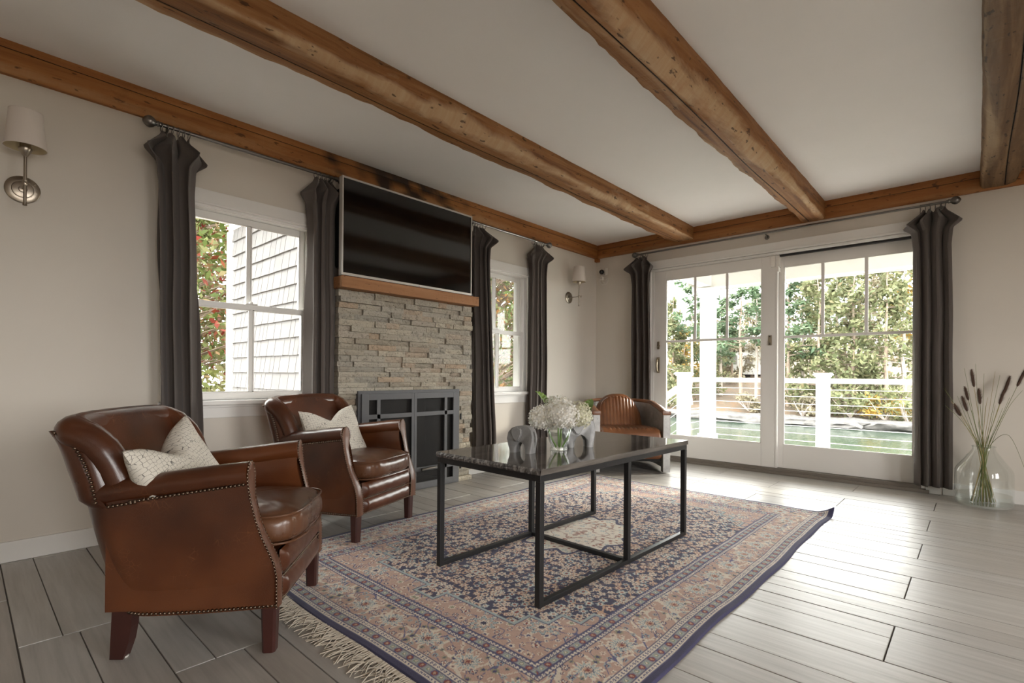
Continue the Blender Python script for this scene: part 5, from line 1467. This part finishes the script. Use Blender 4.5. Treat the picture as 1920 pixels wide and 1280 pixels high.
# ------------------------------------------------------------------ water, far bank, trees
WZ = -3.1
b = MB(); b.box(8.5, 260, -160, 160, WZ-.4, WZ); tag(b.build('pond', M['water'], kind='structure'), 'still green water beyond the porch railing', 'water')
def bank():
    b = MB(); nx, ny = 40, 70
    def fn(u, v):
        y = lerp(-70, 90, v); sh = 48+2.0*nz(y*.05, 3)+1.0*nz(y*.2, 7); s = u*90; x = sh+s*(1+.0*v)
        h = WZ-.3+interp([(0, 0), (1.5, .9), (4, 1.6), (12, 3.2), (30, 6.5), (90, 12)], s)+.5*nz(x*.15, y*.15, 2)*min(1, s/3)
        return (x, y, h)
    b.grid(fn, nx, ny); b.build('far_bank', M['litter'], None, True, None, recalc=False, kind='structure')
    b = MB(); b.grid(lambda u, v: (lerp(-14, min(30, 8.0+v*38), u), lerp(Y+TH, 45, v), -.9+.012*v*45+.1*nz(u*9, v*9)+max(0, (v*45-4))*.03-max(0, lerp(-14, min(30, 8.0+v*38), u)-7)*.18), 30, 30); b.build('side_lawn', M['litter'], None, True, None, recalc=False, kind='structure')
    b = MB(); b.box(X+TH, 8.6, -60, Y+TH, -3.6, -1.2); b.box(-40, X+TH, -60, YB-TH, -1.6, -.5); b.box(-40, XB-TH, YB-TH, 40, -1.6, -.5); b.build('house_lawn', M['litter'], None, kind='structure')
bank()
def bank_z(x, y):
    sh = 48+2.0*nz(y*.05, 3)+1.0*nz(y*.2, 7); s = max(0, x-sh)
    return WZ-.3+interp([(0, 0), (1.5, .9), (4, 1.6), (12, 3.2), (30, 6.5), (90, 12)], s)
def leafquads(b, c, n, spread, size, r_, flat=0.0):
    for _ in range(n):
        p = Vector((c[0]+r_.gauss(0, spread[0]), c[1]+r_.gauss(0, spread[1]), c[2]+r_.gauss(0, spread[2])))
        nn = Vector((r_.gauss(0, 1), r_.gauss(0, 1), r_.gauss(0, 1)+flat*2)).normalized(); t = nn.orthogonal().normalized(); q = nn.cross(t); a = r_.uniform(0, 6.28); t, q = t*math.cos(a)+q*math.sin(a), q*math.cos(a)-t*math.sin(a)
        s = size*r_.uniform(.6, 1.3); b.add([p-t*s, p-q*s*.45, p+t*s, p+q*s*.45], [(0, 1, 2, 3)])
def conifer(label, x, y, h, r, mat, seed, bare=.35, dens=1.0, bark='trunk_grey', leaf=.26, layered=False):
    r_ = random.Random(seed); z0 = bank_z(x, y)-.2
    root = empty('conifer_tree', (x, y, z0), label=label, cat='tree', group='trees on the far bank')
    b = MB(); pts = [(.25*nz(i*.5, seed), .25*nz(i*.5, seed+9), h*i/10) for i in range(11)]; b.tube(pts, [max(.04, .20*(1-i/10.5)) for i in range(11)], 7); b.build('trunk', M[bark], root, True)
    fol = MB(); br = MB(); nb = int(26*dens)
    for i in range(nb):
        t = bare+(1-bare)*(i+r_.random())/nb; z = h*t; a = r_.uniform(0, 6.283); ln = r*(1.08-t)**.75*r_.uniform(.55, 1.15)+.3
        dz = ln*r_.uniform(-.22, .12) if not layered else ln*r_.uniform(0, .25); e = Vector((math.cos(a)*ln, math.sin(a)*ln, z+dz))
        br.tube([(0, 0, z), e*.5+Vector((0, 0, z*.5+.1)), e], [.05, .03, .012], 4)
        for k in range(4):
            c = Vector((0, 0, z)).lerp(e, .35+.22*k); leafquads(fol, c, int(17*dens), (ln*.16, ln*.16, .16 if layered else .30), leaf, r_, .9 if layered else .25)
    br.build('branches', M[bark], root, kind='stuff'); fol.build('foliage', M[mat], root, recalc=False, kind='stuff')
def bearing(u, dep):
    """a spot on the far bank, dep-40 metres behind the shore"""
    d = pixel_dir(u, 700); k = (48.3+dep-42)/d.x; return d.x*k, d.y*k
TR = [(1262, 47, 11.5, 2.2, 'leaf_hemlock', .12, False, 'pale green tree at the left edge of the sliding door view'), (1297, 45, 15.5, 3.4, 'leaf_pine', .45, True, 'tall pine with layered branches left of the porch column'),
      (1283, 52, 9, 3.0, 'leaf_gold', .2, False, 'low golden tree left of the porch column'),
      (1352, 50, 12, 3.0, 'leaf_pine', .30, True, 'pine showing just right of the porch column'), (1388, 46, 14.5, 3.6, 'leaf_pine', .40, True, 'broad pine in the middle of the sliding door view'),
      (1418, 49, 14.5, 3.4, 'leaf_pine', .42, True, 'pine beside the middle stile of the doors'), (1372, 56, 9.5, 2.6, 'leaf_bare', .1, False, 'bare brown tree behind the middle pines'), (1250, 44.5, 10.5, 2.4, 'leaf_hemlock', .05, False, 'green tree at the far left of the sliding door view near the shore'), (1318, 49, 11, 2.6, 'leaf_hemlock', .05, False, 'pale green tree mostly covered by the porch column'), (1338, 58, 10, 2.6, 'leaf_bare', .1, False, 'bare brown tree behind the porch column'), (1478, 46, 14.0, 3.2, 'leaf_pine', .30, True, 'pine at the left of the fixed door view'),
      (1505, 48, 13.6, 3.0, 'leaf_hemlock', .04, False, 'hemlock left of the railing post'), (1535, 45, 13.2, 2.8, 'leaf_hemlock', .02, False, 'hemlock directly behind the railing post'),
      (1568, 49, 14.2, 3.0, 'leaf_hemlock', .02, False, 'tall hemlock right of the railing post'), (1600, 46, 14.0, 2.9, 'leaf_hemlock', .02, False, 'tall hemlock in the middle of the fixed door view'),
      (1632, 50, 14.8, 3.2, 'leaf_bare', .05, False, 'pale dead-branched tree right of the last grille bar'), (1662, 46, 14.0, 3.0, 'leaf_hemlock', .03, False, 'hemlock near the right end of the fixed door view'),
      (1695, 48, 14.8, 3.3, 'leaf_hemlock', .04, False, 'hemlock at the right end of the fixed door view'), (1725, 52, 16.0, 3.6, 'leaf_gold', .35, False, 'yellowing tall tree behind the right curtain'),
      (1520, 56, 15.0, 3.4, 'leaf_bare', .1, False, 'brown tree behind the hemlocks left of the railing post'), (1585, 58, 15.5, 3.4, 'leaf_pine', .3, False, 'dark pine behind the tall hemlocks'), (1648, 58, 15.5, 3.6, 'leaf_bare', .1, False, 'brown tree behind the dead-branched tree'),
      (1410, 60, 12.5, 3.2, 'leaf_bare', .1, False, 'bare brown tree behind the middle stile pines')]
for i, (u_, dep, h, r, mt, bare, lay, lab) in enumerate(TR):
    x_, y_ = bearing(u_, dep); conifer(lab, x_, y_, h-bank_z(x_, y_)+WZ+1.0, r, mt, 300+i, bare, 1.15 if not lay else 1.0, 'trunk_grey' if i % 2 else 'trunk_bark', .24 if not lay else .27, lay)
def bush(name, label, c, rad, n, mat, size, seed, group, cat='shrub', stems=5):
    r_ = random.Random(seed); root = empty(name, (c[0], c[1], c[2]), label=label, cat=cat, group=group); b = MB()
    for k in range(max(4, n//60)):
        a = r_.uniform(0, 6.283); rr_ = math.sqrt(r_.random()); p = (rad[0]*rr_*math.cos(a), rad[1]*rr_*math.sin(a), rad[2]*r_.uniform(.1, 1.9)); leafquads(b, p, 60, (rad[0]*.22, rad[1]*.22, rad[2]*.2), size, r_, .1)
    b.build('foliage', M[mat], root, recalc=False, kind='stuff'); b = MB()
    for k in range(stems):
        a = r_.uniform(0, 6.283); e = Vector((math.cos(a)*rad[0]*.7, math.sin(a)*rad[1]*.7, rad[2]*r_.uniform(1, 1.8))); b.tube([(0, 0, 0), e*.5+Vector((.1, .1, 0)), e], [.05*rad[0], .03*rad[0], .012*rad[0]], 5)
    b.build('stems', M['trunk_grey'], root, True, kind='stuff')
for i, (u_, dep, r, mt, lab) in enumerate([(1660, 43.5, 1.5, 'leaf_gold', 'bright golden shrub low on the bank right of the railing post'), (1505, 43.5, 1.5, 'leaf_bare', 'brown shrub low on the bank left of the railing post'), (1595, 44, 1.9, 'leaf_hemlock', 'green shrub low on the bank right of the railing post'),
                                          (1705, 43, 1.8, 'leaf_hemlock', 'green shrub on the bank at the right end of the railing'), (1405, 44, 1.5, 'leaf_bare', 'brown shrub on the bank in the sliding door view'), (1258, 44, 1.8, 'leaf_hemlock', 'green shrub on the bank left of the newel post'), (1560, 46, 2.0, 'leaf_bare', 'brown shrub on the bank directly right of the railing post')]):
    x_, y_ = bearing(u_, dep); bush('bank_shrub', lab, (x_, y_, bank_z(x_, y_)), (r, r, r*.6), 500, mt, .20, 500+i, 'shrubs on the far bank')
def boulder(label, x, y, z, s, seed):
    bm = bmesh.new(); bmesh.ops.create_icosphere(bm, subdivisions=3, radius=1)
    for v in bm.verts:
        p = v.co.normalized(); k = 1+.28*nz(p.x*1.6+seed, p.y*1.6, p.z*1.6)+.10*nz(p.x*5, p.y*5+seed, p.z*5); v.co = Vector((p.x*s[0]*k, p.y*s[1]*k, p.z*s[2]*k))
    b = MB(); b.bm(bm); bm.free(); b.build('boulder', M['rock'], None, True, 40, loc=(x, y, z), label=label, cat='rock', group='boulders along the far shore')
for i, (u_, s, lab) in enumerate([(1255, 1.6, 'grey boulder on the shore left of the newel post'), (1302, 2.0, 'grey boulder on the shore between newel post and column'), (1360, 2.6, 'broad grey boulder on the shore right of the porch column'), (1400, 2.9, 'broad grey boulder on the shore in the middle of the sliding door'), (1430, 2.0, 'grey boulder on the shore behind the door stile'),
                                 (1490, 2.2, 'grey boulder on the shore left of the railing post'), (1565, 2.2, 'grey boulder on the shore right of the railing post'), (1600, 1.8, 'grey boulder on the shore in the middle of the fixed door'), (1680, 2.4, 'grey boulder on the shore at the right of the fixed door')]):
    x_, y_ = bearing(u_, 41.6+.3*(i % 3)); boulder(lab, x_, y_, WZ+.25, (s*.7, s*1.1, .5), i*3.1)
def far_house(label, u_, dep, w, d, h, z):
    x_, y_ = bearing(u_, dep); root = empty('lake_house', (x_, y_, z), math.radians(20), label=label, cat='house', group='white houses behind the trees')
    def P(nm, fn, mat, par=root):
        q = MB(); fn(q); return q.build(nm, M[mat], par)
    P('wall', lambda b: b.box(-d/2, d/2, -w/2, w/2, 0, h), 'far_house')
    P('roof', lambda b: b.prism([(-w/2-.3, h), (w/2+.3, h), (0, h+w*.32)], -d/2-.3, d/2+.3, 'yz'), 'far_roof')
    for k in range(4):
        yy = -w/2+w*(k+.5)/4; f = P('window', lambda b: b.box(-d/2-.06, -d/2, yy-.5, yy+.5, h*.35, h*.75), 'far_house'); P('pane', lambda b: b.box(-d/2-.08, -d/2-.06, yy-.42, yy+.42, h*.38, h*.72), 'far_roof', f)
far_house('white house behind the trees right of the porch column', 1388, 62, 7, 6, 3.2, 1.2)
far_house('white house behind the trees left of the porch column', 1268, 66, 6, 6, 3.0, 1.0)
# ------------------------------------------------------------------ trees outside the fireplace-wall windows
def near_tree(label, x, y, z, h, r, mat, n, leaf, seed, name='maple_tree', low=.25):
    r_ = random.Random(seed); root = empty(name, (x, y, z), label=label, cat='tree')
    b = MB(); b.tube([(.08*nz(i, seed), .08*nz(i, seed+3), h*.9*i/8) for i in range(9)], [.13*(1-i/9) + .015 for i in range(9)], 8); b.build('trunk', M['trunk_bark'], root, True)
    br = MB(); fol = MB()
    for i in range(n):
        t = low+(1-low)*r_.random(); a = r_.uniform(0, 6.283); ln = r*r_.uniform(.35, 1.0)*(1.15-t*.6); z_ = h*t; e = Vector((math.cos(a)*ln, math.sin(a)*ln, z_+ln*.25)); br.tube([(0, 0, z_*.85), e*.55+Vector((0, 0, z_*.42)), e], [.028, .016, .005], 4)
        leafquads(fol, e, 84, (.32, .32, .26), leaf*.74, r_, .35)
    br.build('branches', M['trunk_bark'], root, kind='stuff'); fol.build('foliage', M[mat], root, recalc=False, kind='stuff')
near_tree('red and green maple outside the left window beside the shingled wing', 1.85, 9.6, -.8, 6.2, 2.6, 'leaf_maple', 260, .085, 61)
bush('garden_shrub', 'yellow-green shrub low outside the left window below the maple', (1.75, 8.0, -.7), (1.7, 1.0, .85), 6000, 'leaf_yellowgreen', .065, 71, 'shrubs outside the windows')
near_tree('orange and green cedar outside the small window right of the fireplace', 7.6, 7.6, -1.0, 6.0, 2.3, 'leaf_cedar', 300, .075, 62, 'cedar_tree', .05)
bush('garden_shrub', 'orange-green shrub low outside the small window right of the fireplace', (6.2, 6.4, -1.0), (1.3, .9, .8), 4000, 'leaf_cedar', .060, 72, 'shrubs outside the windows')
near_tree('yellow-green tree behind the cedar outside the small window', 10.5, 11.0, -1.4, 8.0, 3.4, 'leaf_yellowgreen', 200, .12, 63, 'maple_tree', .1)
near_tree('tall green tree behind the red maple outside the left window', 2.9, 14.5, -.6, 9.0, 3.6, 'leaf_yellowgreen', 260, .13, 64, 'maple_tree', .1)
